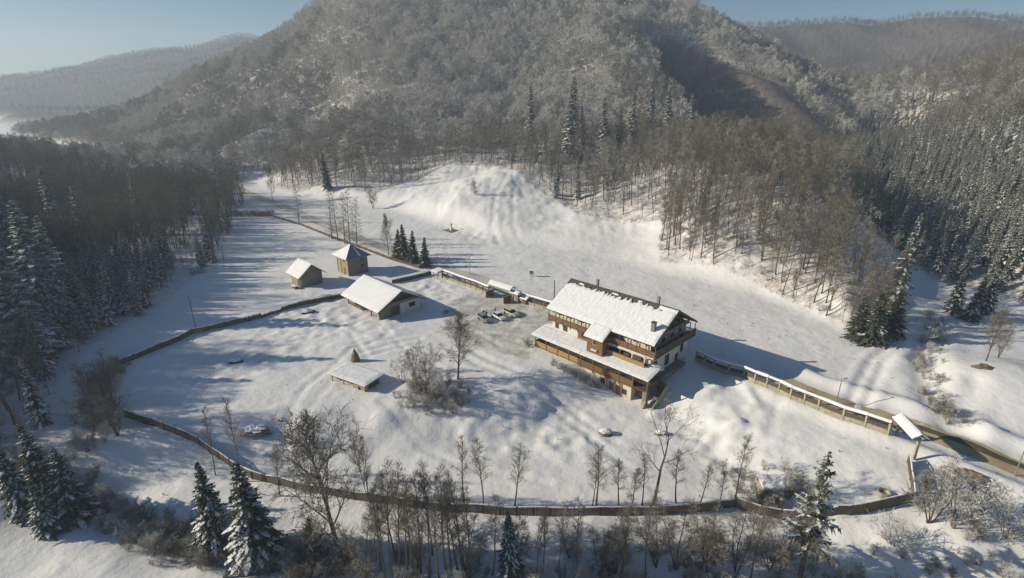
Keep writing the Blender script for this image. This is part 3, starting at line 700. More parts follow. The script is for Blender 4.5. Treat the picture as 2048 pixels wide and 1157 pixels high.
snow_sheet((-ov+.05, W_/2+.25, zE(W_/2)-.14), (L_+ov-.05, W_/2+.25, zE(W_/2)-.14), (L_+ov-.05, W_+.92, zE(-.9)), (-ov+.05, W_+.92, zE(-.9)), .3, 30, 8, 0, 'roof_snow', rfo, seed=8)
ch = MB().box(22.15, 22.85, 1.2, 1.9, 8.9, 11.2).build('chimney', M['stone'], rfo)
MB().box(22.05, 22.95, 1.1, 2.0, 11.21, 11.32).build('chimney_cap', M['tile'], ch)
for x in (5.2, 19.4):
    c = MB().box(x, x+.45, W_/2+.5, W_/2+.95, 11.6, 13.6).build('chimney', M['stone'], rfo)
    MB().box(x-.05, x+.5, W_/2+.45, W_/2+1.0, 13.61, 13.72).build('chimney_cap', M['metal_grey'], c)
for x in (4.0, 8.7): MB().cyl((x, W_/2-1.1, 11.4), .14, 1.2, 8).build('vent_pipe', M['plank_dark'], rfo)
# upper balcony, front
def railing(name, x0, x1, y, z0, z1, m, parent, fx=False, step=.19, rail='plank_dark'):
    k = MB(); n_ = int((x1-x0)/step)
    for i in range(n_):
        a = x0+(x1-x0)*i/n_; b = a+(x1-x0)/n_*.93
        if fx: k.box(y-.02, y+.02, a, b, z0, z1-.06)
        else: k.box(a, b, y-.02, y+.02, z0, z1-.06)
    o = k.build(name, M[m], parent); r = MB()
    if fx: r.box(y-.07, y+.07, x0, x1, z1-.055, z1+.03)
    else: r.box(x0, x1, y-.07, y+.07, z1-.055, z1+.03)
    r.build('handrail', M[rail], o); return o
bal = MB().box(-.3, 11.2, -1.05, .49, 5.64, 5.76).box(14.9, L_+1.35, -1.05, .49, 5.64, 5.76).box(L_-.49, L_+1.35, .5, W_+.3, 5.64, 5.76).build('balcony', M['plank_dark'], gh)
railing('railing', -.3, 11.18, -1.08, 5.78, 6.9, 'plank', bal)
railing('railing', 14.92, L_+1.3, -1.08, 5.78, 6.9, 'plank', bal)
railing('railing', -1.05, W_+.3, L_+1.3, 5.3, 6.9, 'plank_dark', bal, True)
for x in np.arange(-.2, 11, 1.9): MB().box(x, x+.13, -1.14, -1.02, 5.3, 7.85).build('post', M['plank_dark'], bal)
for x in np.arange(15.2, 25, 1.9): MB().box(x, x+.13, -1.14, -1.02, 5.3, 7.85).build('post', M['plank_dark'], bal)
for y in np.arange(.8, 14.2, 2.1): MB().box(L_+1.24, L_+1.36, y, y+.13, 5.3, 7.9+.577*min(y, W_-y)*.75).build('post', M['plank_dark'], bal)
MB().box(14.95, L_+1.2, -1.3, -1.1, 5.55, 5.68).build('snow_ledge', M['snow'], bal)
MB().box(L_+.35, L_+.5, 1.2, W_-1.2, 8.35, 9.0).box(L_+.5, L_+.62, 1.2, W_-1.2, 8.28, 8.36).build('gable_balustrade', M['plank_grey'], gbo)
for y in (1.2, 6.3, 11.6):
    MB().hexa([(L_+.01, y, 4.2), (L_+.01, y+.5, 4.2), (L_+.1, y+.5, 4.2), (L_+.1, y, 4.2)], [(L_+.01, y, 5.6), (L_+.01, y+.5, 5.6), (L_+1.2, y+.5, 5.6), (L_+1.2, y, 5.6)]).build('bracket', M['plank_dark'], bal)
# gable side windows and a door on the white wall
window(wl, 1.1, 2.2, 2.2, 3.6, L_, 'x', 'plank_dark'); window(wl, 5.3, 6.6, 1.6, 3.5, L_, 'x', 'plank_dark'); window(wl, 11.0, 11.9, 2.4, 3.9, L_, 'x', 'plank_dark')
dr = MB().box(L_+.004, L_+.06, 9.2, 10.2, .3, 2.6).build('door', M['plank_dark'], wl); MB().box(L_+.062, L_+.1, 9.3, 9.4, 1.2, 1.35).build('handle', M['metal_grey'], dr)
# first floor, left: window and dark timber, right: arcaded balcony
window(wl, 3.0, 3.9, 4.0, 5.2, 0, 'y', 'plank')
window(wl, .9, 1.6, 4.0, 5.2, 0, 'y', 'plank')
MB().box(6.8, 11.1, -.12, -.003, 3.3, 5.58).build('timber_wall', M['plank'], gh)
window(wl, 7.8, 10.2, 4.2, 5.1, -.125, 'y', 'plank_dark')
lb = MB().box(14.95, 23.3, -1.5, -.004, 3.66, 3.78).build('arcade_balcony', M['plank'], gh)
railing('railing', 14.95, 23.0, -1.5, 3.3, 4.35, 'plank_ochre', lb)
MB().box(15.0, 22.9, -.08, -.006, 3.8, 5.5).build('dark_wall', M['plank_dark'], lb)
for i, x in enumerate((15.1, 17.7, 20.3, 22.9)):
    p = MB().box(x, x+.16, -1.5, -1.34, 4.36, 5.5)
    for s in (-1, 1):
        for k in range(5):
            t0, t1 = k/5*pi/2, (k+1)/5*pi/2
            p.bar((x+.08+s*(.75-.75*sin(t0)*1), -1.42, 5.5-.65*(1-cos(t0))), (x+.08+s*(.75-.75*sin(t1)), -1.42, 5.5-.65*(1-cos(t1))), .06, .12)
    p.build('arch_post', M['trim' if i >= 2 else 'plank'], lb)
MB().box(14.95, 23.1, -1.55, -1.3, 5.42, 5.56).build('beam', M['trim'], lb)
# the bay with its lower roof
bay = MB().box(11.25, 14.85, -2.95, -.13, 3.2, 6.75).build('bay', M['plank'], gh)
MB().box(12.6, 13.5, -2.99, -2.952, 5.0, 6.2).build('bay_panel', M['trim'], bay); window(bay, 12.8, 13.3, 5.2, 6.0, -2.99, 'y', 'plank')
MB().box(12.4, 13.7, -3.3, -2.96, 3.9, 4.2).build('flower_box', M['trim'], bay)
MB().slab([(10.8, -3.5, zE(-.9)-.577*2.6+.02), (15.2, -3.5, zE(-.9)-.577*2.6+.02), (15.2, -.92, zE(-.9)-.01), (10.8, -.92, zE(-.9)-.01)], .14).build('bay_roof', M['tile'], bay)
snow_sheet((10.8, -3.55, zE(-.9)-.577*2.65+.03), (15.2, -3.55, zE(-.9)-.577*2.65+.03), (15.2, -.6, zE(-.6)+.1), (10.8, -.6, zE(-.6)+.1), .34, 14, 7, 0, 'roof_snow', bay, seed=4)
for x in (11.4, 14.6): MB().hexa([(x, -3.0, 5.9), (x+.12, -3.0, 5.9), (x+.12, -2.96, 5.9), (x, -2.96, 5.9)], [(x, -3.45, 6.5), (x+.12, -3.45, 6.5), (x+.12, -2.96, 6.5), (x, -2.96, 6.5)]).build('bracket', M['plank_dark'], bay)
# veranda with its long low roof
vr = MB().box(-1.7, 25.2, -3.55, -.003, .05, .2).build('veranda', M['plank_dark'], gh)
vz = lambda y: 2.62+.19*(y+4.0)
ro = MB()
ro.slab([(-2.2, -4.05, vz(-4.05)), (25.55, -4.05, vz(-4.05)), (25.55, -.02, vz(-.02)), (-2.2, -.02, vz(-.02))], .12)
ro.slab([(-2.2, -.015, vz(-.02)-.0), (-.02, -.015, vz(-.02)), (-.02, 1.6, vz(1.2)), (-2.2, 1.6, vz(-1.0))], .12)
ro.slab([(L_+.02, -.015, vz(-.02)), (25.55, -.015, vz(-2.2)), (25.55, 1.2, vz(-2.2)), (L_+.02, 1.2, vz(-.02))], .12)
vro = ro.build('veranda_roof', M['tile'], vr)
snow_sheet((-2.25, -4.12, vz(-4.05)), (25.6, -4.12, vz(-4.05)), (25.5, -.05, vz(-.02)), (-2.2, -.05, vz(-.02)), .30, 60, 7, 0, 'veranda_snow', vro, seed=12)
snow_sheet((-2.25, -.1, vz(-.02)+.03), (-.03, -.1, vz(-.02)+.03), (-.03, 1.65, vz(1.2)), (-2.25, 1.65, vz(-1.0)), .28, 6, 6, 0, 'veranda_snow', vro, seed=13)
snow_sheet((L_+.03, -.1, vz(-.02)+.03), (25.6, -.1, vz(-.9)), (25.6, 1.3, vz(-2.2)+.02), (L_+.03, 1.3, vz(-.02)), .28, 6, 6, 0, 'veranda_snow', vro, seed=14)
railing('railing', -1.65, 9.6, -3.5, -.2, 1.35, 'plank_ochre', vr)
railing('railing', 9.6, 22.2, -3.5, -.25, 1.25, 'plank', vr)
railing('railing', -3.5, -.2, -1.7, -.2, 1.25, 'plank_ochre', vr, True)
railing('railing', -3.5, .8, 25.1, -.25, 1.25, 'plank_dark', vr, True)
for x in np.arange(-1.6, 25.3, 2.97): MB().box(x, x+.16, -3.6, -3.44, -.6, 2.6).build('post', M['plank'], vr)
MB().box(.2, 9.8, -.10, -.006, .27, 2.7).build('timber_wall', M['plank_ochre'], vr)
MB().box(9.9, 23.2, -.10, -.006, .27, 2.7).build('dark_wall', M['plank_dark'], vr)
for x in (2.0, 5.0, 7.6): window(wl, x, x+1.3, 1.2, 2.3, -.105, 'y', 'plank_dark')
for x in (11, 14, 17, 20): window(wl, x, x+1.6, 1.1, 2.3, -.105, 'y', 'trim')
# lower floor under the veranda, opening on to the field
lw = MB().box(9.0, 21.9, -3.3, -.004, -4.2, -.3).build('lower_wall', M['plaster'], gh)
MB().box(-1.5, 8.98, -3.35, -.006, -2.5, -.22).build('plinth', M['stone_pale'], gh)
window(lw, 15.2, 16.1, -2.1, -.9, -3.3, 'y', 'plank'); window(lw, 20.1, 20.9, -2.2, -1.3, -3.3, 'y', 'plank')
for x in (17.1, 18.6):
    d = MB().box(x, x+.95, -3.38, -3.304, -3.4, -1.0).build('door', M['plank_dark'], lw); MB().box(x+.75, x+.82, -3.42, -3.382, -2.4, -2.2).build('handle', M['metal_grey'], d)
for x in (16.6, 18.25, 19.75): MB().box(x, x+.14, -3.56, -3.42, -3.6, -.3).build('post', M['plank'], lw)
MB().box(21.95, 24.35, -1.8, -1.6, -4.2, -.36).build('timber_front', M['plank'], gh)
MB().box(24.4, 25.2, -3.6, -2.8, -4.2, .0).build('corner_pillar', M['stone'], gh)
MB().box(21.95, 24.3, -3.2, -.01, -.35, -.25).build('passage_beam', M['plank_dark'], gh)
MB().box(L_+.004, L_+1.6, 1.6, 10.6, -4.2, .9).build('side_wall', M['stone'], gh)
st = MB()
for i in range(12): st.box(25.3, 26.5, -3.3+i*.42, -2.88+i*.42, -4.4, -3.2+i*.29)
sto = st.build('outside_stair', M['stone'], gh)
MB().hexa([(26.52, -3.6, -4), (26.68, -3.6, -4), (26.68, 1.9, -4), (26.52, 1.9, -4)], [(26.52, -3.6, -2.4), (26.68, -3.6, -2.4), (26.68, 1.9, 1.1), (26.52, 1.9, 1.1)]).build('stair_wall', M['stone_pale'], sto)
MB().hexa([(24.2, -4.6, -4.3), (25.3, -4.6, -4.3), (25.2, -3.65, -4.3), (24.5, -3.65, -4.3)], [(24.7, -4.0, -2.9), (25.0, -4.0, -2.9), (25.2, -3.65, -1.9), (24.6, -3.65, -1.9)]).build('buttress', M['stone_pale'], gh)

# ------------------------------------------------------------------ barn
B = flat(756, 626, 2.4); a45 = (.7071, -.7071); w45 = (.7071, .7071)
def base45(fr, L, W, o_): # eave front-right corner -> front-left body corner
    return (fr[0]-a45[0]*(L+o_)+w45[0]*o_, fr[1]-a45[1]*(L+o_)+w45[1]*o_)
bl, bw_ = 15.0, 11.4
q = base45(B, bl, bw_, 1.1)
bn = thing('barn', 'wide open-fronted barn with one broad snow covered roof slope and a part whitewashed gable', 'barn', (q[0], q[1], H(*q)*0), -pi/4)
zB = lambda y: 2.25+.54*(min(y, bw_-y)+1.1)
MB().box(.6, bl-.3, 3.0, bw_, -.5, 2.7).build('back_room', M['plank_dark'], bn)
pw = MB().box(bl-.3, bl, 5.6, bw_, -.5, 3.2).build('whitewashed_wall', M['plaster_white'], bn); window(pw, 8.2, 9.8, 1.0, 2.0, bl, 'x', 'plank_dark')
MB().box(bl-.28, bl-.02, .1, 5.59, -.5, 2.7).build('plank_wall', M['plank_grey'], bn)
d = MB().box(bl-.018, bl+.05, 2.9, 5.3, -.3, 2.2).build('barn_door', M['plank_dark'], bn); MB().box(bl+.052, bl+.1, 3.0, 3.1, .9, 1.2).build('handle', M['metal_grey'], d)
g_ = MB().hexa([(bl-.35, .1, 3.22), (bl-.2, .1, 3.22), (bl-.2, bw_-.1, 3.22), (bl-.35, bw_-.1, 3.22)], [(bl-.35, bw_/2-.1, zB(bw_/2)-.3), (bl-.2, bw_/2-.1, zB(bw_/2)-.3), (bl-.2, bw_/2+.1, zB(bw_/2)-.3), (bl-.35, bw_/2+.1, zB(bw_/2)-.3)]).build('gable', M['plank_dark'], bn)
lo = MB().box(bl-.19, bl+.9, 1.6, bw_-.4, 3.0, 3.1).build('loft_balcony', M['plank_grey'], bn)
railing('railing', 1.6, bw_-.4, bl+.85, 3.1, 3.7, 'plank_grey', lo, True)
for x in np.arange(.2, bl, 3.6): MB().box(x, x+.2, -.1, .12, -.5, 2.45).build('post', M['plank'], bn)
MB().box(0, bl, -.06, .06, 2.2, 2.42).build('beam', M['plank_dark'], bn)
railing('railing', .4, 6.6, .0, -.1, .8, 'plank', bn)
ro = MB().slab([(-1.1, -1.1, zB(-1.1)), (bl+1.1, -1.1, zB(-1.1)), (bl+1.1, bw_/2, zB(bw_/2)), (-1.1, bw_/2, zB(bw_/2))], .14)
ro.slab([(-1.1, bw_/2+.003, zB(bw_/2)), (bl+1.1, bw_/2+.003, zB(bw_/2)), (bl+1.1, bw_+1.1, zB(-1.1)), (-1.1, bw_+1.1, zB(-1.1))], .14)
bro = ro.build('roof', M['tile'], bn)
snow_sheet((-1.05, -1.15, zB(-1.1)), (bl+1.05, -1.15, zB(-1.1)), (bl+1.05, bw_/2, zB(bw_/2)), (-1.05, bw_/2, zB(bw_/2)), .32, 20, 8, 0, 'roof_snow', bro, .04, 21)
snow_sheet((-1.05, bw_/2+.01, zB(bw_/2)), (bl+1.05, bw_/2+.01, zB(bw_/2)), (bl+1.05, bw_+1.15, zB(-1.1)), (-1.05, bw_+1.15, zB(-1.1)), .30, 20, 8, 0, 'roof_snow', bro, .04, 22)
MB().bar((bl+1.13, -1.1, zB(-1.1)-.12), (bl+1.13, bw_/2, zB(bw_/2)-.12), .06, .26).bar((bl+1.13, bw_+1.1, zB(-1.1)-.12), (bl+1.13, bw_/2, zB(bw_/2)-.12), .06, .26).build('bargeboard', M['plank_dark'], bro)

# ------------------------------------------------------------------ small gabled shed
fr = flat(597.6, 557.6, 3.1); sl, sw = 6.3, 6.0
q = base45(fr, sl, sw, 1.0)
sh = thing('shed', 'small ochre and weathered grey timber shed with a steep snowy roof in the meadow', 'shed', (q[0], q[1], 0), -pi/4)
zS = lambda y: 2.95+.80*(min(y, sw-y)+1.0)
ws = MB().box(0, sl, 0, sw, -.5, 3.6).build('wall', M['plank_pale'], sh)
MB().box(sl+.003, sl+.06, .0, sw, -.4, 3.6).build('weathered_wall', M['plank_grey'], sh)
MB().hexa([(sl-.1, .05, 3.61), (sl+.05, .05, 3.61), (sl+.05, sw-.05, 3.61), (sl-.1, sw-.05, 3.61)], [(sl-.1, sw/2-.05, zS(sw/2)-.25), (sl+.05, sw/2-.05, zS(sw/2)-.25), (sl+.05, sw/2+.05, zS(sw/2)-.25), (sl-.1, sw/2+.05, zS(sw/2)-.25)]).build('gable', M['plank_grey'], sh)
d = MB().box(3.9, 6.2, -.06, -.003, -.2, 2.4).build('door', M['plank_dark'], sh); MB().box(4.0, 4.1, -.1, -.062, .9, 1.2).build('handle', M['metal_grey'], d)
ro = MB().slab([(-1, -1, zS(-1)), (sl+1, -1, zS(-1)), (sl+1, sw/2, zS(sw/2)), (-1, sw/2, zS(sw/2))], .12).slab([(-1, sw/2+.003, zS(sw/2)), (sl+1, sw/2+.003, zS(sw/2)), (sl+1, sw+1, zS(-1)), (-1, sw+1, zS(-1))], .12).build('roof', M['tile'], sh)
snow_sheet((-.95, -1.04, zS(-1)), (sl+.95, -1.04, zS(-1)), (sl+.95, sw/2, zS(sw/2)), (-.95, sw/2, zS(sw/2)), .28, 12, 8, 0, 'roof_snow', ro, .04, 31)
snow_sheet((-.95, sw/2+.01, zS(sw/2)), (sl+.95, sw/2+.01, zS(sw/2)), (sl+.95, sw+1.04, zS(-1)), (-.95, sw+1.04, zS(-1)), .10, 12, 8, 0, 'roof_snow', ro, .04, 32)
pile = MB(); rr = random.Random(4)
for i in range(26): pile.cyl((rr.uniform(4.4, 6.4), rr.uniform(-2.0, -1.2), -.2+.16*(i % 6)), .13, .3, 7)
for i in range(18): pile.bar((4.5+rr.random()*.3, -1.9+.05*i, .1+.13*(i % 5)), (6.2+rr.random()*.3, -1.9+.05*i, .1+.13*(i % 5)), .2)
ft = thing('firewood_stack', 'stack of cut logs against the front of the small meadow shed', 'firewood', (q[0], q[1], 0), -pi/4)
pile.build('logs', M['plank'], ft); snow_sheet((4.4, -2.1, .78), (6.4, -2.1, .78), (6.4, -1.2, .8), (4.4, -1.2, .8), .2, 6, 4, 0, 'snow_cap', ft, .08, 33)

# ------------------------------------------------------------------ square granary with pyramid roof
gc = (-47.1, 152.6); gy_ = thing('granary', 'square pale plank granary with a pyramid roof, half snow and half bare metal', 'granary', (gc[0], gc[1], 0), -pi/4)
hb, hr, ze, za = 3.15, 4.1, 5.2, 8.3
wl2 = MB().box(-hb, hb, -hb, hb, -.5, 5.0).build('wall', M['plank_pale'], gy_)
MB().box(hb+.003, hb+.05, -hb, hb, -.4, 5.0).build('weathered_wall', M['plank_grey'], gy_)
for z in (2.1, 4.0): window(wl2, .9, 1.7, z, z+.6, hb+.05, 'x', 'plank_dark')
d = MB().box(.3, 1.3, -hb-.06, -hb-.003, -.2, 2.2).build('door', M['plank'], gy_); MB().box(.4, .48, -hb-.1, -hb-.062, .9, 1.1).build('handle', M['metal_grey'], d)
window(wl2, .5, 1.2, 4.0, 4.5, -hb, 'y', 'plank_dark')
for x in (-hb, -1, hb-.12): MB().box(x, x+.12, -hb-.1, -hb-.004, -.4, 5.0).build('corner_post', M['plank'], gy_)
rfc = MB(); c4 = [(-hr, -hr, ze), (hr, -hr, ze), (hr, hr, ze), (-hr, hr, ze)]
rfc.V = c4+[(0, 0, za)]+[(x, y, z-.14) for x, y, z in c4]; rfc.F = [(0,1,4),(1,2,4),(2,3,4),(3,0,4),(8,7,6,5),(5,6,1,0),(6,7,2,1),(7,8,3,2),(8,5,0,3)]
rfo2 = rfc.build('roof', M['tin'], gy_)
t_ = .22
s1 = MB(); s1.V = [(-hr-.05, -hr-.05, ze+.02), (hr-.02, -hr-.05, ze+.02), (0, -.1, za+.05), (-hr-.05, -hr-.05, ze+t_), (hr-.02, -hr-.05, ze+t_), (0, -.1, za+t_), (-hr-.05, hr, ze+.02), (-.1, .1, za+.03), (-hr-.05, hr, ze+t_), (-.1, .1, za+t_)]
s1.F = [(3,4,5),(0,1,4,3),(1,2,5,4),(8,3,5,9),(6,0,3,8),(7,6,8,9),(2,7,9,5)]
s1.build('roof_snow', M['snow'], rfo2)
f = lambda t, v: (hr*(1-t), v*hr*(1-t), ze+(za-ze)*t+.03)
s2 = MB(); s2.hexa([f(.12, .05), f(.12, .25), f(.72, .25), f(.72, .02)], [(x, y, z+.14) for x, y, z in (f(.12, .05), f(.12, .25), f(.72, .25), f(.72, .02))]); s2.build('snow_strip', M['snow'], rfo2)
MB().cyl((0, 0, za), .1, 1.0, 6, .03).build('finial', M['plank_dark'], rfo2)

# ------------------------------------------------------------------ low shed dug into the bank
q = flat(657.4, 743.3, 1.9)
ls = thing('stock_shed', 'long low shed dug into the bank with a flat snow roof and dark open front', 'shed', (q[0]+.3, q[1]+.2, -.45), R(-30))
MB().box(0, 8.3, .9, 3.6, -1.2, 1.6).build('back_wall', M['plank_dark'], ls)
MB().box(5.6, 8.3, .0, .88, -1.2, 1.65).build('closed_bay', M['plank_pale'], ls)
wd = MB().box(6.7, 7.2, -.05, -.003, .5, 1.1).build('window', M['dark'], ls)
for x in (.0, 2.9, 5.4): MB().box(x, x+.16, .0, .16, -1.2, 1.7).build('post', M['plank_pale'], ls)
MB().box(.2, 5.4, .05, .12, -1.2, -.1).build('kickboard', M['plank'], ls)
MB().slab([(-.4, -.4, 1.85), (8.8, -.4, 1.85), (8.8, 4.2, 2.0), (-.4, 4.2, 2.0)], .14).build('roof', M['plank_dark'], ls)
snow_sheet((-.45, -.45, 1.86), (8.85, -.45, 1.86), (8.9, 4.6, 2.0), (-.5, 4.6, 2.0), .32, 16, 8, 0, 'roof_snow', ls, .06, 51)

# ------------------------------------------------------------------ fences
def resample(pts, step):
    out = []
    for a, b in zip(pts[:-1], pts[1:]):
        k = max(1, round(math.hypot(b[0]-a[0], b[1]-a[1])/step)); out += [(a[0]+(b[0]-a[0])*i/k, a[1]+(b[1]-a[1])*i/k) for i in range(k)]
    return out+[pts[-1]]
def plank_fence(name, pix_pts, h, label, group, m='plank_grey', step=2.2, cap=True):
    ps = [P(*p)[:2] for p in pix_pts]; r = resample(ps, step); zs = hh([p[0] for p in r], [p[1] for p in r])
    t = thing(name, label, 'fence', (r[0][0], r[0][1], zs[0]), 0, group); o = np.array([r[0][0], r[0][1], zs[0]])
    bd = MB(); cp = MB(); th = .06
    fz = np.array([rnd.uniform(-.13, .10) for _ in r])
    for i in range(len(r)-1):
        a = np.array([*r[i], zs[i]+fz[i]])-o; b = np.array([*r[i+1], zs[i+1]+fz[i+1]])-o; d_ = (b-a)[:2]; L = np.hypot(*d_); nn = np.array([-d_[1], d_[0], 0])/L
        k = max(2, int(L/.30))
        for j in range(k):
            p0 = a+(b-a)*(j+.03)/k; p1 = a+(b-a)*(j+.97)/k; hj = h-.12+rnd.uniform(-.09, .05)
            bd.hexa([p0-nn*th/2-(0,0,.3), p1-nn*th/2-(0,0,.3), p1+nn*th/2-(0,0,.3), p0+nn*th/2-(0,0,.3)], [p0-nn*th/2+(0,0,hj), p1-nn*th/2+(0,0,hj), p1+nn*th/2+(0,0,hj), p0+nn*th/2+(0,0,hj)])
        p0 = a; p1 = b; c_ = h-.04
        cp.hexa([p0-nn*.09+(0,0,c_), p1-nn*.09+(0,0,c_), p1+nn*.09+(0,0,c_), p0+nn*.09+(0,0,c_)], [p0-nn*.05+(0,0,c_+.10), p1-nn*.05+(0,0,c_+.10), p1+nn*.05+(0,0,c_+.10), p0+nn*.05+(0,0,c_+.10)])
    bd.build('boards', M[m], t)
    if cap: cp.build('snow_cap', M['snow'], t)
    pm = MB().box(-.09, .09, -.09, .09, -.4, h+.02); me_ = mesh_np('post', pm.V, pm.F, M['plank_dark'])
    for i in range(len(r)): link('post', me_, t, tuple(np.array([*r[i], zs[i]])-o))
    return t
G1 = 'dark plank fence round the guesthouse meadow'
plank_fence('plank_fence', [(235,732),(300,706),(345,688),(385,668),(450,654),(522,636)], 1.3, 'dark plank fence running up the shaded left side of the lower meadow', G1, 'plank_dark', 3)
plank_fence('plank_fence', [(524,636),(545,628),(563,623)], .8, 'low gappy length of dark fence between the meadow fence and the log piles', G1, 'plank_dark', 3)
plank_fence('plank_fence', [(565,622),(600,612),(640,604),(690,594)], 1.2, 'short dark fence from the meadow to the left end of the barn', G1, 'plank_dark', 3)
plank_fence('plank_fence', [(785,567),(820,560),(862,549)], 1.2, 'short dark fence between the barn and the small roofed wicket', G1, 'plank_dark', 3)
plank_fence('plank_fence', [(250,834),(330,860),(400,890),(440,918),(505,958),(560,970),(620,985),(740,1003),(830,1016),(900,1024),(1000,1030),(1100,1032),(1200,1031),(1300,1030),(1400,1024),(1468,1014)], 1.45, 'long brown plank fence curving along the front of the meadow above the creek', G1, 'plank_brown', 2.3)
plank_fence('plank_fence', [(1470,1014),(1520,1030),(1560,1037),(1625,1040),(1700,1030),(1760,1019),(1826,1004)], 1.65, 'grey panelled fence along the lower right side of the meadow', G1, 'plank_brown', 2.3)
plank_fence('plank_fence', [(1826,1002),(1820,960),(1815,925)], 1.5, 'short snow-capped fence climbing to the roofed gate at the right', G1, 'plank_dark', 2)
plank_fence('plank_fence', [(540,432),(600,450),(660,474),(720,496),(780,519),(840,537)], 1.0, 'thin far fence between the upper meadow and the road', G1, 'plank_dark', 4, False)
def roofed_fence(label, pts, h=2.3, step=2.6):
    r = resample(pts, step); zs = hh([p[0] for p in r], [p[1] for p in r]); o = np.array([*r[0], zs[0]])
    t = thing('roofed_fence', label, 'fence', tuple(o), 0, 'snow-roofed fences beside the road'); pl = MB(); rl = MB(); rfm = MB(); sn = MB(); pb = MB(); ps_ = []
    for i in range(len(r)-1):
        a = np.array([*r[i], zs[i]])-o; b = np.array([*r[i+1], zs[i+1]])-o; d_ = (b-a)[:2]; L = np.hypot(*d_); nn = np.array([-d_[1], d_[0], 0])/L
        pr = lambda m_, w0, z0, w1, z1: m_.hexa([a-nn*w0+(0,0,z0), b-nn*w0+(0,0,z0), b+nn*w0+(0,0,z0), a+nn*w0+(0,0,z0)], [a-nn*w1+(0,0,z1), b-nn*w1+(0,0,z1), b+nn*w1+(0,0,z1), a+nn*w1+(0,0,z1)])
        pr(pl, .2, -.5, .17, .8); pr(rl, .03, .85, .03, 1.45)
        pr(rfm, .42, h, .06, h+.28); j_ = rnd.uniform(-.05, .05); pr(sn, .36+j_, h+.08, .10, h+.42+j_)
    pl.build('plinth', M['stone_pale'], t); rl.build('boards', M['plank_dark'], t); ro_ = rfm.build('roof', M['plank_dark'], t); sn.build('roof_snow', M['snow'], ro_)
    pm = MB().box(-.18, .18, -.22, .22, -.4, h+.02); me_ = mesh_np('post', pm.V, pm.F, M['stone_pale'])
    for i in range(len(r)): link('post', me_, t, tuple(np.array([*r[i], zs[i]])-o))
    return t
roofed_fence('snow-roofed fence with pale posts along the road left of the main gate', [flat(x, y, 2.6) for x, y in ((884, 538), (930, 553), (978, 571))])
roofed_fence('snow-roofed fence with pale posts between the main gate and the guesthouse', [flat(x, y, 2.6) for x, y in ((1034, 582), (1070, 593), (1108, 604))])
roofed_fence('long snow-roofed fence with pale posts stepping down from the guesthouse to the right-hand gate', [flat(x, y, 2.6) for x, y in ((1395, 698), (1430, 714), (1490, 737), (1512, 752), (1561, 769), (1584, 783), (1640, 803), (1690, 822), (1781, 853))], 2.1)

def gable_roof_gate(name, label, p0, p1, h, rw, cat='gate', leaves=True, ovh=.7):
    ang = math.atan2(p1[1]-p0[1], p1[0]-p0[0]); L = math.hypot(p1[0]-p0[0], p1[1]-p0[1]); z = H((p0[0]+p1[0])/2, (p0[1]+p1[1])/2)
    t = thing(name, label, cat, (p0[0], p0[1], z), ang)
    for x in (0, L): MB().box(x-.16, x+.16, -.16, .16, -.6, h).build('gate_post', M['stone_pale'], t)
    MB().box(-.1, L+.1, -.1, .1, h-.35, h-.1).build('beam', M['plank_dark'], t)
    r_ = MB().slab([(-ovh, -rw/2, h-.1), (L+ovh, -rw/2, h-.1), (L+ovh, 0, h+rw*.28), (-ovh, 0, h+rw*.28)], .1).slab([(-ovh, .003, h+rw*.28), (L+ovh, .003, h+rw*.28), (L+ovh, rw/2, h-.1), (-ovh, rw/2, h-.1)], .1).build('roof', M['plank_dark'], t)
    snow_sheet((-ovh-.02, -rw/2-.03, h-.1), (L+ovh+.02, -rw/2-.03, h-.1), (L+ovh+.02, 0, h+rw*.28), (-ovh-.02, 0, h+rw*.28), .26, 8, 4, 0, 'roof_snow', r_, .03, 70)
    snow_sheet((-ovh-.02, .01, h+rw*.28), (L+ovh+.02, .01, h+rw*.28), (L+ovh+.02, rw/2+.03, h-.1), (-ovh-.02, rw/2+.03, h-.1), .26, 8, 4, 0, 'roof_snow', r_, .03, 71)
    if leaves:
        for x, s in ((.1, -1), (L-.1, -1)):
            g2 = MB()
            for k in range(7): g2.box(x-.04, x+.04, s*(.2+k*.36)-.33, s*(.2+k*.36), 0, 1.75)
            g2.build('gate_leaf', M['plank'], t)
    return t
gA, gB = flat(986, 590), flat(1022, 602)
gable_roof_gate('main_gate', 'main gate with a snowy saddle roof and open plank leaves between the roofed fences', gA, gB, 3.4, 2.4)
gable_roof_gate('wicket_gate', 'small roofed wicket just right of the main gate', flat(1026, 603), flat(1035, 606), 2.6, 1.6, leaves=False)
gable_roof_gate('roofed_gate', 'tall roofed gate at the right end of the long fence beside the road', flat(1790, 881), flat(1826, 922), 3.0, 2.2, leaves=False, ovh=.25)
q = flat(876, 556); ks = thing('shelter', 'small square shelter with a snowy roof at the left end of the roadside fence', 'shelter', (q[0], q[1], 0), -pi/4)
for x in (-.9, .8):
    for y in (-.9, .8): MB().box(x, x+.12, y, y+.12, -.3, 2.0).build('post', M['plank'], ks)
r_ = MB().hexa([(-1.5,-1.5,2.0),(1.5,-1.5,2.0),(1.5,1.5,2.0),(-1.5,1.5,2.0)], [(-1.4,-1.4,2.1),(1.4,-1.4,2.1),(1.4,1.4,2.5),(-1.4,1.4,2.5)]).build('roof', M['plank_dark'], ks)
snow_sheet((-1.5,-1.5,2.1), (1.5,-1.5,2.1), (1.4,1.4,2.5), (-1.4,1.4,2.5), .25, 6, 6, 0, 'roof_snow', r_, .05, 72)
q = flat(1051, 607); wq = thing('well', 'small timber well house with a snowy saddle roof beside the courtyard', 'well', (q[0], q[1], 0), -pi/4)
MB().box(-.6, .6, -.6, .6, -.3, .8).build('well_box', M['plank'], wq)
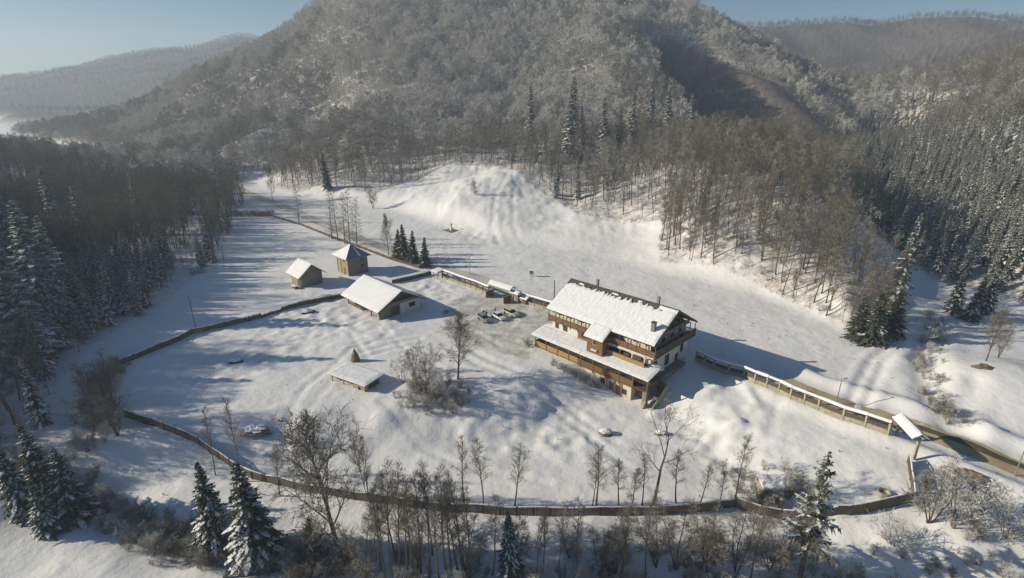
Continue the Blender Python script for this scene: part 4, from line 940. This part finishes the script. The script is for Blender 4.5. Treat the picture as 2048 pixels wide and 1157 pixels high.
for x in (-.9, .8): MB().box(x, x+.1, -.05, .05, -.3, 1.7).build('post', M['plank'], wq)
r_ = MB().slab([(-1.2,-1.0,1.4),(1.2,-1.0,1.4),(1.2,0,2.0),(-1.2,0,2.0)], .06).slab([(-1.2,.003,2.0),(1.2,.003,2.0),(1.2,1.0,1.4),(-1.2,1.0,1.4)], .06).build('roof', M['plank_dark'], wq)
snow_sheet((-1.2,-1.03,1.42), (1.2,-1.03,1.42), (1.2,0,2.02), (-1.2,0,2.02), .2, 5, 4, 0, 'roof_snow', r_, .03, 73); snow_sheet((-1.2,.01,2.02), (1.2,.01,2.02), (1.2,1.03,1.42), (-1.2,1.03,1.42), .2, 5, 4, 0, 'roof_snow', r_, .03, 74)

# ------------------------------------------------------------------ poles, boards, small things
def pole(px, py, top, label, m='metal_grey', lamp=True, r=.07, cat='street lamp', name='lamp_post'):
    x, y, z = P(px, py); h = pix(px, top, y)[2]-z; t = thing(name, label, cat, (x, y, z), rnd.random()*.4)
    MB().cyl((0, 0, -.3), r*1.3, h+.3, 8, r*.8).build('pole', M[m], t)
    if lamp:
        MB().bar((0, 0, h-.05), (.7, 0, h+.12), .06).build('arm', M[m], t); MB().hexa([(.55,-.1,h+.02),(1.0,-.08,h+.08),(1.0,.08,h+.08),(.55,.1,h+.02)], [(.55,-.08,h+.16),(1.0,-.05,h+.17),(1.0,.05,h+.17),(.55,.08,h+.16)]).build('lamp_head', M[m], t)
    return t
pole(1672, 808, 758, 'slim grey lamp post beside the road right of the guesthouse')
pole(2029, 952, 885, 'grey lamp post by the road at the right edge of the picture')
pole(940, 549, 512, 'thin lamp post behind the roofed fence left of the main gate')
pole(1108, 603, 560, 'dark timber pole beside the left end of the guesthouse roof', 'plank_dark', False, .12, 'pole', 'timber_pole')
pole(448, 522, 478, 'thin dark pole in the shaded far end of the meadow', 'plank_dark', False, .07, 'pole', 'timber_pole')
pole(391, 655, 592, 'thin dark pole standing in the shaded meadow beside the plank fence', 'plank_dark', False, .08, 'pole', 'timber_pole')
x, y, z = P(1063, 553); t = thing('notice_board', 'small dark roofed notice board standing in the snow beyond the roofed fence', 'notice board', (x, y, z), -.6)
for s in (-.45, .45): MB().box(s-.05, s+.05, -.05, .05, -.3, 1.9).build('post', M['plank_dark'], t)
MB().box(-.6, .6, -.1, .1, .7, 1.8).build('board', M['plank_dark'], t); MB().box(-.75, .75, -.3, .3, 1.9, 2.1).build('snow_cap', M['snow'], t)
x, y, z = P(903, 461); t = thing('memorial', 'small cross on a dark low paved square in the upper snowfield', 'memorial', (x, y, z), .75)
MB().box(-2.6, 2.6, -2.6, 2.6, -.4, .18).build('paving', M['stone'], t); MB().box(-.5, .5, -.5, .5, .18, .9).build('plinth', M['plaster_white'], t)
MB().box(-.1, .1, -.1, .1, .9, 2.9).box(-.5, .5, -.08, .08, 2.1, 2.3).build('cross', M['plank_dark'], t)
x, y, z = P(893, 625); t = thing('barrel', 'dark blue-grey barrel standing at the tip of the barn shadow', 'barrel', (x, y, z))
MB().cyl((0, 0, -.1), .42, .5, 14, .48).cyl((0, 0, .4), .48, .5, 14, .42).build('body', M['tin'], t); MB().cyl((0, 0, .9), .40, .12, 14, .3).build('snow_cap', M['snow'], t)
# haystack: rings of straw round a pole
x, y, z = P(711, 722); t = thing('haystack', 'pointed brown haystack on the snow behind the long low shed', 'haystack', (x, y, z)); t.scale = (.85, .85, .8)
V = []; F = []; pr_ = [(.85, -.3), (1.0, .3), (.95, .9), (.75, 1.6), (.5, 2.3), (.28, 2.9), (.08, 3.4)]; n_ = 22
for r0, z0_ in pr_:
    for k in range(n_): a = 2*pi*k/n_; rr_ = r0*rnd.uniform(.9, 1.1); V.append((rr_*cos(a), rr_*sin(a), z0_+rnd.uniform(-.05, .05)))
for i in range(len(pr_)-1):
    for k in range(n_): F.append((i*n_+k, i*n_+(k+1) % n_, (i+1)*n_+(k+1) % n_, (i+1)*n_+k))
link('hay', mesh_np('hay', V, F, M['hay']), t); MB().cyl((0, 0, 3.2), .06, .8, 6, .03).build('stack_pole', M['plank_dark'], t)

def lump(name, label, cat, px, py, sx, sy, sz, m, cap=True, rz=0, seed=1, rough=.25):
    x, y, z = P(px, py); t = thing(name, label, cat, (x, y, z), rz); rr = random.Random(seed)
    def blob(nm, mt2, z0, k, z_lo):
        V = []; F = []; nu, nv = 14, 6
        for j in range(nv+1):
            ph = j/nv*pi/2
            for i in range(nu): a = 2*pi*i/nu; q = cos(ph)*(1+rr.uniform(-rough, rough))*k; V.append((sx*q*cos(a), sy*q*sin(a), z0+z_lo*(1-sin(ph))+sz*sin(ph)*(1+rr.uniform(-rough, rough)*.4)))
        for j in range(nv):
            for i in range(nu): F.append((j*nu+i, j*nu+(i+1) % nu, (j+1)*nu+(i+1) % nu, (j+1)*nu+i))
        F.append(tuple(nv*nu+i for i in range(nu)))
        return link(nm, mesh_np(nm, V, F, M[mt2]), t)
    blob('body', m, 0, 1, -.4)
    if cap: blob('snow_cap', 'snow', .14, .82, sz*.35)
    return t
lump('debris_heap', 'snow-covered heap of brushwood in the lower left meadow', 'heap', 512, 862, 2.0, 1.3, .8, 'stone', seed=2, rough=.5)
lump('debris_heap', 'low snowy brush heap in the shaded part of the meadow', 'heap', 470, 724, 1.6, 1.0, .7, 'plank_dark', seed=3)
lump('log_pile', 'snow-covered log pile beside the dark fence left of the barn', 'log pile', 648, 597, 2.6, 1.0, 1.0, 'plank_dark', seed=4, rz=.5)
lump('log_pile', 'smaller snow-covered log pile in front of the fence left of the barn', 'log pile', 617, 626, 1.8, 1.0, .9, 'plank_dark', seed=5, rz=.5)
lump('spring_box', 'dark snow-capped box half buried in the bank of the lower meadow', 'spring box', 1211, 868, 1.3, .9, .9, 'earth', seed=6, rough=.12)
lump('boulder', 'small dark snow-capped boulder in the lower meadow below the guesthouse', 'boulder', 1322, 868, 1.2, .7, .5, 'stone', seed=7)
lump('rock_outcrop', 'brown rock outcrop with roots under the road edge at the right', 'rock', 1936, 952, 2.4, .9, 1.0, 'earth', False, seed=8, rz=-.7, rough=.5)
lump('earth_bank', 'bare patch of brown earth showing on the snow mound at the right', 'earth', 1968, 736, 1.5, .9, .8, 'earth', False, seed=9, rz=-.5, rough=.4)
lump('stone', 'small dark stone on the snow slope left of the side road', 'stone', 1105, 700, .1, .1, .05, 'stone', False) if False else None
x, y, z = P(1552, 985); t = thing('stone_cellar', 'low ruined stone cellar with snow on top inside the lower right fence', 'cellar', (x, y, z), .05)
MB().hexa([(-2.6,-1.2,-.6),(2.7,-1.3,-.6),(2.7,1.8,-.6),(-2.6,1.8,-.6)], [(-2.4,-1.0,1.3),(2.4,-1.1,1.1),(2.4,1.6,1.5),(-2.3,1.6,1.8)]).build('wall', M['stone_pale'], t)
snow_sheet((-2.4,-.9,1.35), (2.4,-1.0,1.15), (2.4,1.6,1.55), (-2.3,1.6,1.85), .3, 8, 6, 0, 'snow_cap', t, .25, 80)
MB().box(-.6, .3, -1.35, -1.05, -.3, .8).build('opening', M['dark'], t)
x, y, z = P(1766, 992); t = thing('well_ring', 'round concrete well ring filled with snow inside the lower right fence', 'well', (x, y, z))
V = []; n_ = 20
for r0, z0_ in ((.8, -.3), (.8, .75), (.62, .75), (.62, .2)):
    V += [(r0*cos(2*pi*k/n_), r0*sin(2*pi*k/n_), z0_) for k in range(n_)]
F = [(i*n_+k, i*n_+(k+1) % n_, (i+1)*n_+(k+1) % n_, (i+1)*n_+k) for i in range(3) for k in range(n_)]
link('ring', mesh_np('ring', V, F, M['stone_pale']), t); MB().cyl((0, 0, .2), .6, .15, 16, .4).build('snow_fill', M['snow'], t)

# ------------------------------------------------------------------ cars
pc = mat('car_paint_silver', (.36, .36, .35), .35, metal=.4, spec=.5); pw_ = mat('car_paint_white', (.72, .72, .70), .35, spec=.5); pd = mat('car_paint_sand', (.50, .47, .38), .4, spec=.5)
M['lamp'] = mat('lamp_glass', (.6, .6, .58), .2); M['red'] = mat('red_glass', (.3, .02, .02), .3); M['tyre'] = mat('tyre', (.02, .02, .02), .9)
def car(label, px, py, paint, ang, estate=False):
    x, y, z = P(px, py); t = thing('parked_car', label, 'car', (x, y, z+.02), ang, 'cars parked in the courtyard')
    tail = -1.95 if estate else -1.35
    prof = [(-2.1, .35), (-2.15, .75), (-2.05, .92), (-1.0, .98), (1.0, .96), (2.0, .80), (2.15, .62), (2.12, .32)]
    V = []; F = []; n_ = len(prof); ws_ = [.78, .86, .84, .86, .86, .80, .78, .74]
    for s in (-1, 1): V += [(px_, s*w_, pz) for (px_, pz), w_ in zip(prof, ws_)]
    for i in range(n_): j = (i+1) % n_; F.append((i, j, n_+j, n_+i))
    F.append(tuple(range(n_))[::-1]); F.append(tuple(n_+i for i in range(n_)))
    bd = link('body', mesh_np('body', V, F, paint), t); md = bd.modifiers.new('bevel', 'BEVEL'); md.width = .07; md.segments = 2
    rx0, rx1 = (tail+.25, .35)
    MB().hexa([(tail, -.76, .95), (1.1, -.76, .95), (1.1, .76, .95), (tail, .76, .95)], [(rx0, -.60, 1.42), (rx1, -.60, 1.42), (rx1, .60, 1.42), (rx0, .60, 1.42)]).build('windows', M['glass'], t)
    MB().hexa([(rx0-.03, -.63, 1.425), (rx1+.03, -.63, 1.425), (rx1+.03, .63, 1.425), (rx0-.03, .63, 1.425)], [(rx0+.1, -.5, 1.48), (rx1-.1, -.5, 1.48), (rx1-.1, .5, 1.48), (rx0+.1, .5, 1.48)]).build('car_roof', paint, t)
    for xx in (-1.35, 1.32):
        for s in (-1, 1):
            wq_ = TB(); wq_.tube([(xx, s*.86, .32), (xx, s*.66, .32)], [.32, .32], 14); b0 = len(wq_.V)-28; wq_.F += [tuple(b0+k for k in range(14)), tuple(b0+14+k for k in range(14))[::-1]]; wq_.m += [0, 0]
            wo = link('wheel', wq_.mesh('wheel', M['tyre']), t); rm = TB(); rm.tube([(xx, s*.87, .32), (xx, s*.865, .32)], [.17, .17], 10); b0 = len(rm.V)-20; rm.F.append(tuple(b0+k for k in range(10))); rm.m.append(0); link('rim', rm.mesh('rim', M['metal_grey']), wo)
    for s in (-1, 1):
        MB().box(2.02, 2.17, s*.6-.15, s*.6+.15, .60, .74).build('headlight', M['lamp'], t); MB().box(-2.18, -2.10, s*.66-.1, s*.66+.1, .62, .82).build('tail_light', M['red'], t)
    return t
car('silver hatchback car parked leftmost in the courtyard next to two people', 968, 641, pc, R(-60), True)
car('bright white car parked in the middle of the three in the courtyard', 997, 637, pw_, R(-55))
car('sand coloured car parked rightmost in the courtyard, nearest the gate', 1022, 630, pd, R(-50), True)

# ------------------------------------------------------------------ people (one skinned surface each)
def person(label, px, py, rz, jacket, trousers, arm=.25):
    x, y, z = P(px, py); t = thing('person', label, 'person', (x, y, z), rz)
    def skin(nm, J, E, Rr, m, root=0):
        me_ = D.meshes.new(nm); me_.from_pydata(J, E, []); me_.materials.append(m); o = link(nm, me_, t)
        md = o.modifiers.new('skin', 'SKIN'); md.use_smooth_shade = True
        for v, r0 in zip(me_.skin_vertices[0].data, Rr): v.radius = (r0, r0)
        me_.skin_vertices[0].data[root].use_root = True
        s = o.modifiers.new('sub', 'SUBSURF'); s.levels = 1; s.render_levels = 2; return o
    J = [(0,0,.95),(0,0,1.15),(0,0,1.42),(0,0,1.53),(0,.01,1.60),(0,.01,1.72)]+[(.20,0,1.42),(.24,arm*.2,1.15),(.23,arm,.95),(.23,arm+.06,.86),(-.20,0,1.42),(-.25,.02,1.15),(-.25,.08,.90),(-.25,.10,.81)]+[(.10,0,.90),(.11,.02,.50),(.11,0,.08),(.12,.14,.04),(-.10,0,.90),(-.12,-.02,.50),(-.13,-.08,.08),(-.13,.06,.04)]
    E = [(0,1),(1,2),(2,3),(3,4),(4,5),(2,6),(6,7),(7,8),(8,9),(2,10),(10,11),(11,12),(12,13),(0,14),(14,15),(15,16),(16,17),(0,18),(18,19),(19,20),(20,21)]
    Rr = [.13,.13,.14,.055,.09,.085,.07,.05,.04,.04,.07,.05,.04,.04,.095,.07,.05,.045,.095,.07,.05,.045]
    skin('body', J, E, Rr, M['skin'])
    skin('jacket', [(0,0,.88),(0,0,1.15),(0,0,1.45),(.215,0,1.42),(.25,arm*.2,1.15),(.24,arm*.9,.98),(-.215,0,1.42),(-.26,.02,1.15),(-.26,.07,.94)], [(0,1),(1,2),(2,3),(3,4),(4,5),(2,6),(6,7),(7,8)], [.17,.17,.155,.09,.07,.06,.09,.07,.06], jacket)
    skin('trousers', [(0,0,.93),(.10,0,.88),(.11,.02,.50),(.11,0,.14),(-.10,0,.88),(-.12,-.02,.50),(-.13,-.08,.14)], [(0,1),(1,2),(2,3),(0,4),(4,5),(5,6)], [.15,.11,.085,.07,.11,.085,.07], trousers)
    hm = MB().cyl((0, -.01, 1.66), .105, .08, 12, .10).cyl((0, -.01, 1.74), .10, .07, 12, .05); hm.build('hat', jacket, t)
    return t
jk = mat('jacket_dark', (.03, .032, .04), .9); jb = mat('jacket_olive', (.07, .07, .045), .9); tr_ = mat('trousers_dark', (.04, .04, .05), .9)
person('person in a dark jacket standing behind the leftmost parked car', 967.5, 633, .4, jk, tr_)
person('person in an olive jacket beside the one in the dark jacket, behind the leftmost car', 973, 634, 2.6, jb, tr_, .1)
person('person in dark clothes standing at the rear of the white car', 990.5, 628, 1.6, jk, tr_)

# ------------------------------------------------------------------ single trees of the foreground and the meadow
def fg(kitm, name, label, px, py, top, hk, cat='tree', group=None, wide=1.0):
    x, y, z = P(px, py); h = max(1.0, pix(px, top, y)[2]-z); s = h/hk
    return tree(kitm, name, label, cat, (x, y, z), (s*wide, s*wide, s), None, group)
def spY(kitm, label, px, top, Y, hk, wide=1.0, group='tall spruces on the mountain foot'):
    x, _, zt = pix(px, top, Y); z = H(x, Y); s = max(.5, (zt-z)/hk); return tree(kitm, 'spruce_tree', label, 'spruce', (x, Y, z), (s*wide, s*wide, s), None, group)
fg(K_round[0], 'bare_tree', 'large spreading bare tree standing right of the two big spruces at the bottom', 682, 1118, 840, 17, wide=1.15)
fg(K_sp[0], 'spruce_tree', 'left one of the two big snow-laden spruces at the bottom', 438, 1098, 922, 15, 'spruce', None, 1.0)
fg(K_sp[1], 'spruce_tree', 'right and wider one of the two big snow-laden spruces at the bottom', 515, 1125, 928, 15, 'spruce', None, 1.3)
fg(K_slim[0], 'bare_tree', 'thin leaning bare tree rising behind the left big spruce', 431, 950, 815, 13, wide=.6)
fg(K_slim[1], 'bare_tree', 'tall thin bare trunk rising behind the right big spruce', 484, 962, 792, 13, wide=.6)
fg(K_slim[2], 'bare_tree', 'slender bare tree at the fence between the big spruces and the large bare tree', 560, 992, 888, 13)
fg(K_multi[0], 'bare_tree', 'tall narrow clump of bare poplars at the fence right of the large bare tree', 737, 1002, 818, 11, wide=.55)
sl = 'slender bare saplings along the creek'
for i, (px, py, tp) in enumerate([(785,1150,958),(812,1160,985),(842,1145,970),(790,1120,960),(880,1165,1000),(905,1150,960),(925,1160,985),(762,1140,1000),(985,1150,1010),(1070,1160,1030),(1085,1150,1040),(865,1110,960),(798,1155,940),(828,1160,965),(858,1155,950),(895,1160,975),(940,1155,1000),(915,1140,990),(1120,1155,1020),(1155,1160,1010),(1240,1155,1010),(1290,1160,1000),(1500,1160,1010),(770,1155,985)]):
    fg(rnd.choice(K_slim), 'bare_tree', 'slender bare sapling among the row along the creek at the bottom centre', px, py, tp-rnd.uniform(0, 30), 13, group=sl, wide=.9)
for i in range(10):
    px = 640+i*98+rnd.uniform(-18, 18)
    if 1560 < px < 1640: continue
    fg(K_multi[i % 2], 'bare_tree', 'many-stemmed bare tree in the screen of brush below the front fence', px, rnd.uniform(1112, 1158), rnd.uniform(985, 1045), 11, group='many-stemmed trees below the front fence', wide=1.15)
fg(K_slim[0], 'bare_tree', 'leftmost of three slender bare trees at the middle of the front fence', 928, 1012, 878, 13, wide=.95)
fg(K_slim[1], 'bare_tree', 'middle one of three slender bare trees at the middle of the front fence', 966, 1020, 884, 13, wide=1.1)
fg(K_slim[2], 'bare_tree', 'rightmost of three slender bare trees at the middle of the front fence', 1028, 1018, 893, 13, wide=1.1)
fg(K_crooked, 'bare_tree', 'crooked forked bare tree leaning left at the front fence below the guesthouse', 1303, 1018, 815, 14)
for px, py, tp in [(1193,1018,885),(1184,1012,930),(1238,1016,912),(1265,1014,930),(1283,1012,918),(1352,1006,898),(1400,1006,930),(1440,1010,940)]:
    fg(rnd.choice(K_slim), 'bare_tree', 'slender bare tree beside the crooked one at the right half of the front fence', px, py, tp, 13, group='slender bare trees round the crooked one', wide=1.25)
fg(K_slim[1], 'bare_tree', 'tall thin bare tree at the corner of the front fence left of the stone cellar', 1467, 1010, 868, 13, wide=.9)
fg(K_pine, 'pine_tree', 'tall ragged snow-flecked pine at the bottom right', 1598, 1160, 903, 14, 'pine', None, 1.1)
fg(K_sp[2], 'spruce_tree', 'narrow young spruce at the bottom centre', 1022, 1152, 1022, 15, 'spruce', None, .95)
fg(K_spd[0], 'spruce_tree', 'small dark spruce between the wide big spruce and the large bare tree', 625, 1112, 1035, 14, 'spruce', None, 1.3)
fg(K_multi[1], 'bare_tree', 'broad fan-shaped bare tree below the front fence left of the ragged pine', 1350, 1138, 1000, 11, wide=1.4)
fg(K_multi[0], 'bare_tree', 'dense bare clump between the fan-shaped tree and the ragged pine', 1470, 1155, 1010, 11, wide=1.3)
fg(K_multi[1], 'bare_tree', 'bushy bare clump directly right of the fan-shaped tree', 1410, 1125, 1010, 11, wide=1.3)
fg(K_multi[0], 'bare_tree', 'bare clump left of the fan-shaped tree at the bottom', 1200, 1150, 1015, 11, wide=1.2)
fg(K_multi[1], 'bare_tree', 'snow-dusted bare clump right of the ragged pine', 1555, 1150, 1010, 11, wide=1.2)
for i, (px, py, tp, lb) in enumerate([(1856,1045,915,'left'), (1905,1055,930,'middle'), (1945,1040,945,'right')]):
    fg(K_thicket[i % 2], 'bare_tree', 'dense frosted thicket tree below the roofed gate, %s of three' % lb, px, py, tp, 7, wide=1.1)
fg(K_shrub[1], 'shrub', 'small snow-laden shrub below the lower right fence', 1783, 1090, 1030, 3.2, 'shrub', None, 1.3)
fg(K_thicket[1], 'bare_tree', 'dense frosted bush at the right edge below the road', 2010, 1075, 990, 7, wide=1.2)
fg(K_round[0], 'bare_tree', 'round-crowned bare tree in the courtyard meadow left of the guesthouse', 916, 758, 636, 17, wide=1.15)
for px, py, tp, k, lb in [(855,768,682,1,'rightmost of the frosted bushes left of the round-crowned tree'), (826,742,686,0,'frosted bush furthest back left of the round-crowned tree'), (806,765,706,1,'leftmost frosted bush in front of the haystack side'), (838,790,718,0,'frosted bush nearest the bank below the round-crowned tree'), (872,800,742,1,'low frosted bush leaning over the bank')]:
    fg(K_thicket[k], 'bush', lb, px, py, tp, 7, 'bush', None, 1.0)
for px, py, tp, k, w2, lb in [(60,1030,862,0,.9,'snowy spruce furthest left at the lower left'), (112,1020,843,1,1.0,'tallest snowy spruce of the group at the lower left'), (150,1040,900,2,1.3,'wide dark spruce right of the tallest at the lower left'), (100,1065,960,0,1.2,'small spruce in front of the group at the lower left')]:
    fg(K_sp[k], 'spruce_tree', lb, px, py, tp, 15, 'spruce', None, w2)
for px, py, tp in [(196,800,715),(205,835,740),(222,850,750),(236,872,780),(212,780,705),(222,805,720)]:
    fg(rnd.choice(K_multi), 'bush', 'dark bare bush in the clump on the stream at the left corner of the fence', px, py, tp, 11, 'bush', 'dark bushes at the left corner of the fence', 1.5)
for px, py, tp in [(664,478,383),(676,481,380),(690,487,384),(700,490,378),(714,494,392)]:
    fg(rnd.choice(K_larch), 'larch_tree', 'tall bare larch in the row between the far fence and the road', px, py, tp, 15, 'larch', 'row of larches by the road', 1.3)
fg(K_larch[0], 'larch_tree', 'single faint bare larch left of the row beside the road', 598, 446, 365, 15, 'larch', None, 1.4)
fg(K_multi[0], 'bare_tree', 'small bare tree on the snow behind the larch row', 746, 417, 370, 11, wide=1.3)
fg(K_round[0], 'bare_tree', 'bare tree standing alone by the far bend of the road', 545, 402, 330, 17, wide=.6)
fg(K_spd[1], 'spruce_tree', 'dark spruce at the wood edge above the far bend of the road', 656, 380, 305, 14, 'spruce', None, 1.0)
fg(K_round[0], 'bare_tree', 'bare tree directly left of the dark pines behind the granary', 777, 510, 432, 17, wide=.7)
for px, py, tp, lb in [(795,517,458,'leftmost of the dark pines behind the granary'), (809,520,449,'tallest of the dark pines behind the granary'), (826,525,461,'third of the dark pines behind the granary'), (850,534,474,'single dark pine right of the others, above the small shelter')]:
    fg(K_spd[rnd.randrange(2)], 'pine_tree', lb, px, py, tp, 14, 'pine', None, 1.5)
fg(K_shrub[0], 'bush', 'lone small bush on the snow slope left of the track', 949, 388, 352, 3.2, 'bush', None, .8)
for px, py, tp, w2, lb in [(1712,680,592,1.7,'left one of the dark bushy spruces at the mouth of the side valley'), (1742,686,585,1.9,'front one of the dark bushy spruces at the mouth of the side valley'), (1778,672,580,1.8,'right one of the dark bushy spruces at the mouth of the side valley'), (1752,655,560,1.4,'back one of the dark bushy spruces at the mouth of the side valley'), (1775,640,425,.9,'tall slim spruce rising behind the dark bushy spruces')]:
    fg(K_spd[rnd.randrange(2)] if w2 > 1 else K_spl[0], 'spruce_tree', lb, px, py, tp, 14, 'spruce', None, w2)
for px, py, tp, lb in [(1905,628,540,'left snowy spruce at the right side of the valley track'), (1940,640,552,'front snowy spruce at the right side of the valley track'), (1965,625,530,'right snowy spruce at the right side of the valley track')]:
    fg(rnd.choice(K_sp), 'spruce_tree', lb, px, py, tp, 15, 'spruce', None, 1.1)
fg(K_round[0], 'bare_tree', 'round bare tree on the snow mound at the right edge', 1972, 722, 622, 17, wide=.9)
fg(K_multi[0], 'bare_tree', 'thin bare tree just right of the round one on the snow mound', 1996, 716, 640, 11, wide=1.0)
for i, (px, tp, Y, w2) in enumerate([(1060,158,310,1.0),(1143,150,300,1.4),(1212,192,290,1.3),(1270,174,315,1.2),(1308,152,330,1.2),(1342,172,300,1.4),(1393,188,275,1.5),(1523,264,200,1.1),(1240,208,300,1.1),(1165,204,320,1.1)]):
    spY(K_spf[i % 3], ['lone snowy spruce left of the others at the mountain foot', 'tallest snow-laden spruce above the snow slope', 'snowy spruce right of the tallest one at the mountain foot', 'snowy spruce in the middle of the group at the mountain foot', 'slim spruce with its top against the shaded gully', 'white-tipped spruce left of the isolated dark one at the mountain foot', 'isolated tall spruce rising above the spur crest', 'slim snowy spruce among the bare trees of the spur crest', 'short spruce among the group at the mountain foot', 'short spruce close beside the tallest one'][i], px, tp, Y, 15, w2)

for px, py, tp, w2 in [(55,600,372,1.2),(22,640,405,1.2),(95,650,400,1.2),(130,640,430,1.1),(75,720,470,1.2),(182,520,372,.9),(290,470,345,.8),(20,520,340,1.0),(120,470,330,.9),(10,760,560,1.2)]:
    fg(K_spf[rnd.randrange(3)], 'spruce_tree', 'big frosted spruce standing above the bare trees at the left edge', px, py, tp, 15, 'spruce', 'big frosted spruces at the left edge', w2*1.5)
# bushes below the veranda and beside its corner
for px, py in [(1052, 690), (1060, 694)]:
    fg(K_shrub[0], 'bush', 'small dark bush beside the left corner of the veranda', px, py, py-17, 3.2, 'bush', 'two bushes at the veranda corner', 1.2)
for i in range(9):
    px = 1106+i*11; py = 732+i*5.6
    fg(K_shrub[i % 2], 'bush', 'snow-dusted bush in the row below the veranda railing', px, py, py-rnd.uniform(16, 24), 3.2, 'bush', 'row of bushes below the veranda', 1.3)

# shrubs along the creek and the wood edges: the nearest ones one by one, the rest as ground cover
c_ = []
for i in range(90):
    t0 = rnd.random()*(len(CREEK)-1); k = min(int(t0), len(CREEK)-2); f_ = t0-k
    x = CREEK[k][0]*(1-f_)+CREEK[k+1][0]*f_; y = CREEK[k][1]*(1-f_)+CREEK[k+1][1]*f_+rnd.gauss(.3, 1.5)
    if abs(x) < y*1.05: c_.append((x, y))
for x, y in c_:
    tree(K_shrub[rnd.randrange(2)], 'shrub', 'leafless shrub in the brush along the creek at the bottom', 'shrub', (x, y, H(x, y)), rnd.uniform(.45, 1.0), None, 'shrubs along the creek')
X = []; Y_ = []
for pts, n_, sg in ((CREEK[:7], 420, 1.3), (CREEK[6:], 180, 2.4), ([P(*p)[:2] for p in [(180,900),(200,780),(236,735)]], 90, 1.6), ([P(*p)[:2] for p in [(1880,640),(1860,700),(1850,780),(1900,850)]], 60, 1.6), ([P(*p)[:2] for p in [(440,430),(500,432),(540,430)]], 60, 1.2), ([P(*p)[:2] for p in [(1480,1000),(1600,1000),(1500,985)]], 60, 2.5), ([P(*p)[:2] for p in [(800,800),(870,790),(930,800)]], 60, 2.0)):
    for i in range(n_):
        t0 = rnd.random()*(len(pts)-1); k = min(int(t0), len(pts)-2); f_ = t0-k
        X.append(pts[k][0]*(1-f_)+pts[k+1][0]*f_+rnd.gauss(0, sg*.5)); Y_.append(pts[k][1]*(1-f_)+pts[k+1][1]*f_+rnd.gauss(0, sg))
n_creek = len(X)
x, y = jgrid(30, 115, 100, 300, 3.6); sp = inside(x, y, SPUR)
X += list(x[sp]); Y_ += list(y[sp]); nsp = int(sp.sum())
x, y = jgrid(-220, -60, 62, 270, 4.5); lf = inside(x, y, LEFT); X += list(x[lf]); Y_ += list(y[lf])
Z_ = hh(X, Y_); n_wood = len(X)
tx = NR.uniform(-75, 95, 900); ty = NR.uniform(58, 190, 900); fl_ = inside(tx, ty, FLAT) & (dist_poly(tx, ty, ROAD)[0] > 4) & (vnoise(tx, ty, 14) > .05) & (np.hypot(tx-20, ty-95) > 17) & (np.hypot(tx+4, ty-115) > 14)
X += list(tx[fl_]); Y_ += list(ty[fl_]); Z_ = hh(X, Y_)
scatter('undergrowth', 'low leafless brush growing along the creek and under the trees', 'undergrowth', [(a, b, c, rnd.uniform(.06, .17), rnd.random()*6.28, 0) if i >= n_wood else (a, b, c, rnd.uniform(.35, 1.0), rnd.random()*6.28, rnd.randrange(2)) if (i < n_creek or rnd.random() < .4) else (a, b, c, rnd.uniform(.25, .6), rnd.random()*6.28, 2) for i, (a, b, c) in enumerate(zip(X, Y_, Z_))], [K_shrub[0], K_shrub[1], K_slim[0]])

# ------------------------------------------------------------------ haze
mh = D.materials.new('haze'); mh.use_nodes = True; nh = mh.node_tree.nodes; nh.remove(nh['Principled BSDF'])
pv = nh.new('ShaderNodeVolumePrincipled'); pv.inputs['Color'].default_value = (.74, .86, 1, 1); pv.inputs['Density'].default_value = .00030; pv.inputs['Anisotropy'].default_value = .2
mh.node_tree.links.new(pv.outputs[0], nh['Material Output'].inputs['Volume'])
x0, x1, y0, y1 = -2350, 2350, -170, 2550
k_ = (GX > -2400) & (GY > -180)
z0, z1 = float(GZ.min())-1.5, float(GZ.max())+25
V = [(x, y, z) for z in (z0, z1) for x, y in ((x0, y0), (x1, y0), (x1, y1), (x0, y1))]
V = [(x*1.05, y0-60 if y < 0 else y1+80, z) for x, y, z in V]
o = link('haze', mesh_np('haze', V, [(3, 2, 1, 0), (4, 5, 6, 7), (0, 1, 5, 4), (1, 2, 6, 5), (2, 3, 7, 6), (3, 0, 4, 7)], mh)); tag(o, 'thin pale winter haze filling the valley', 'haze', None, 'stuff')
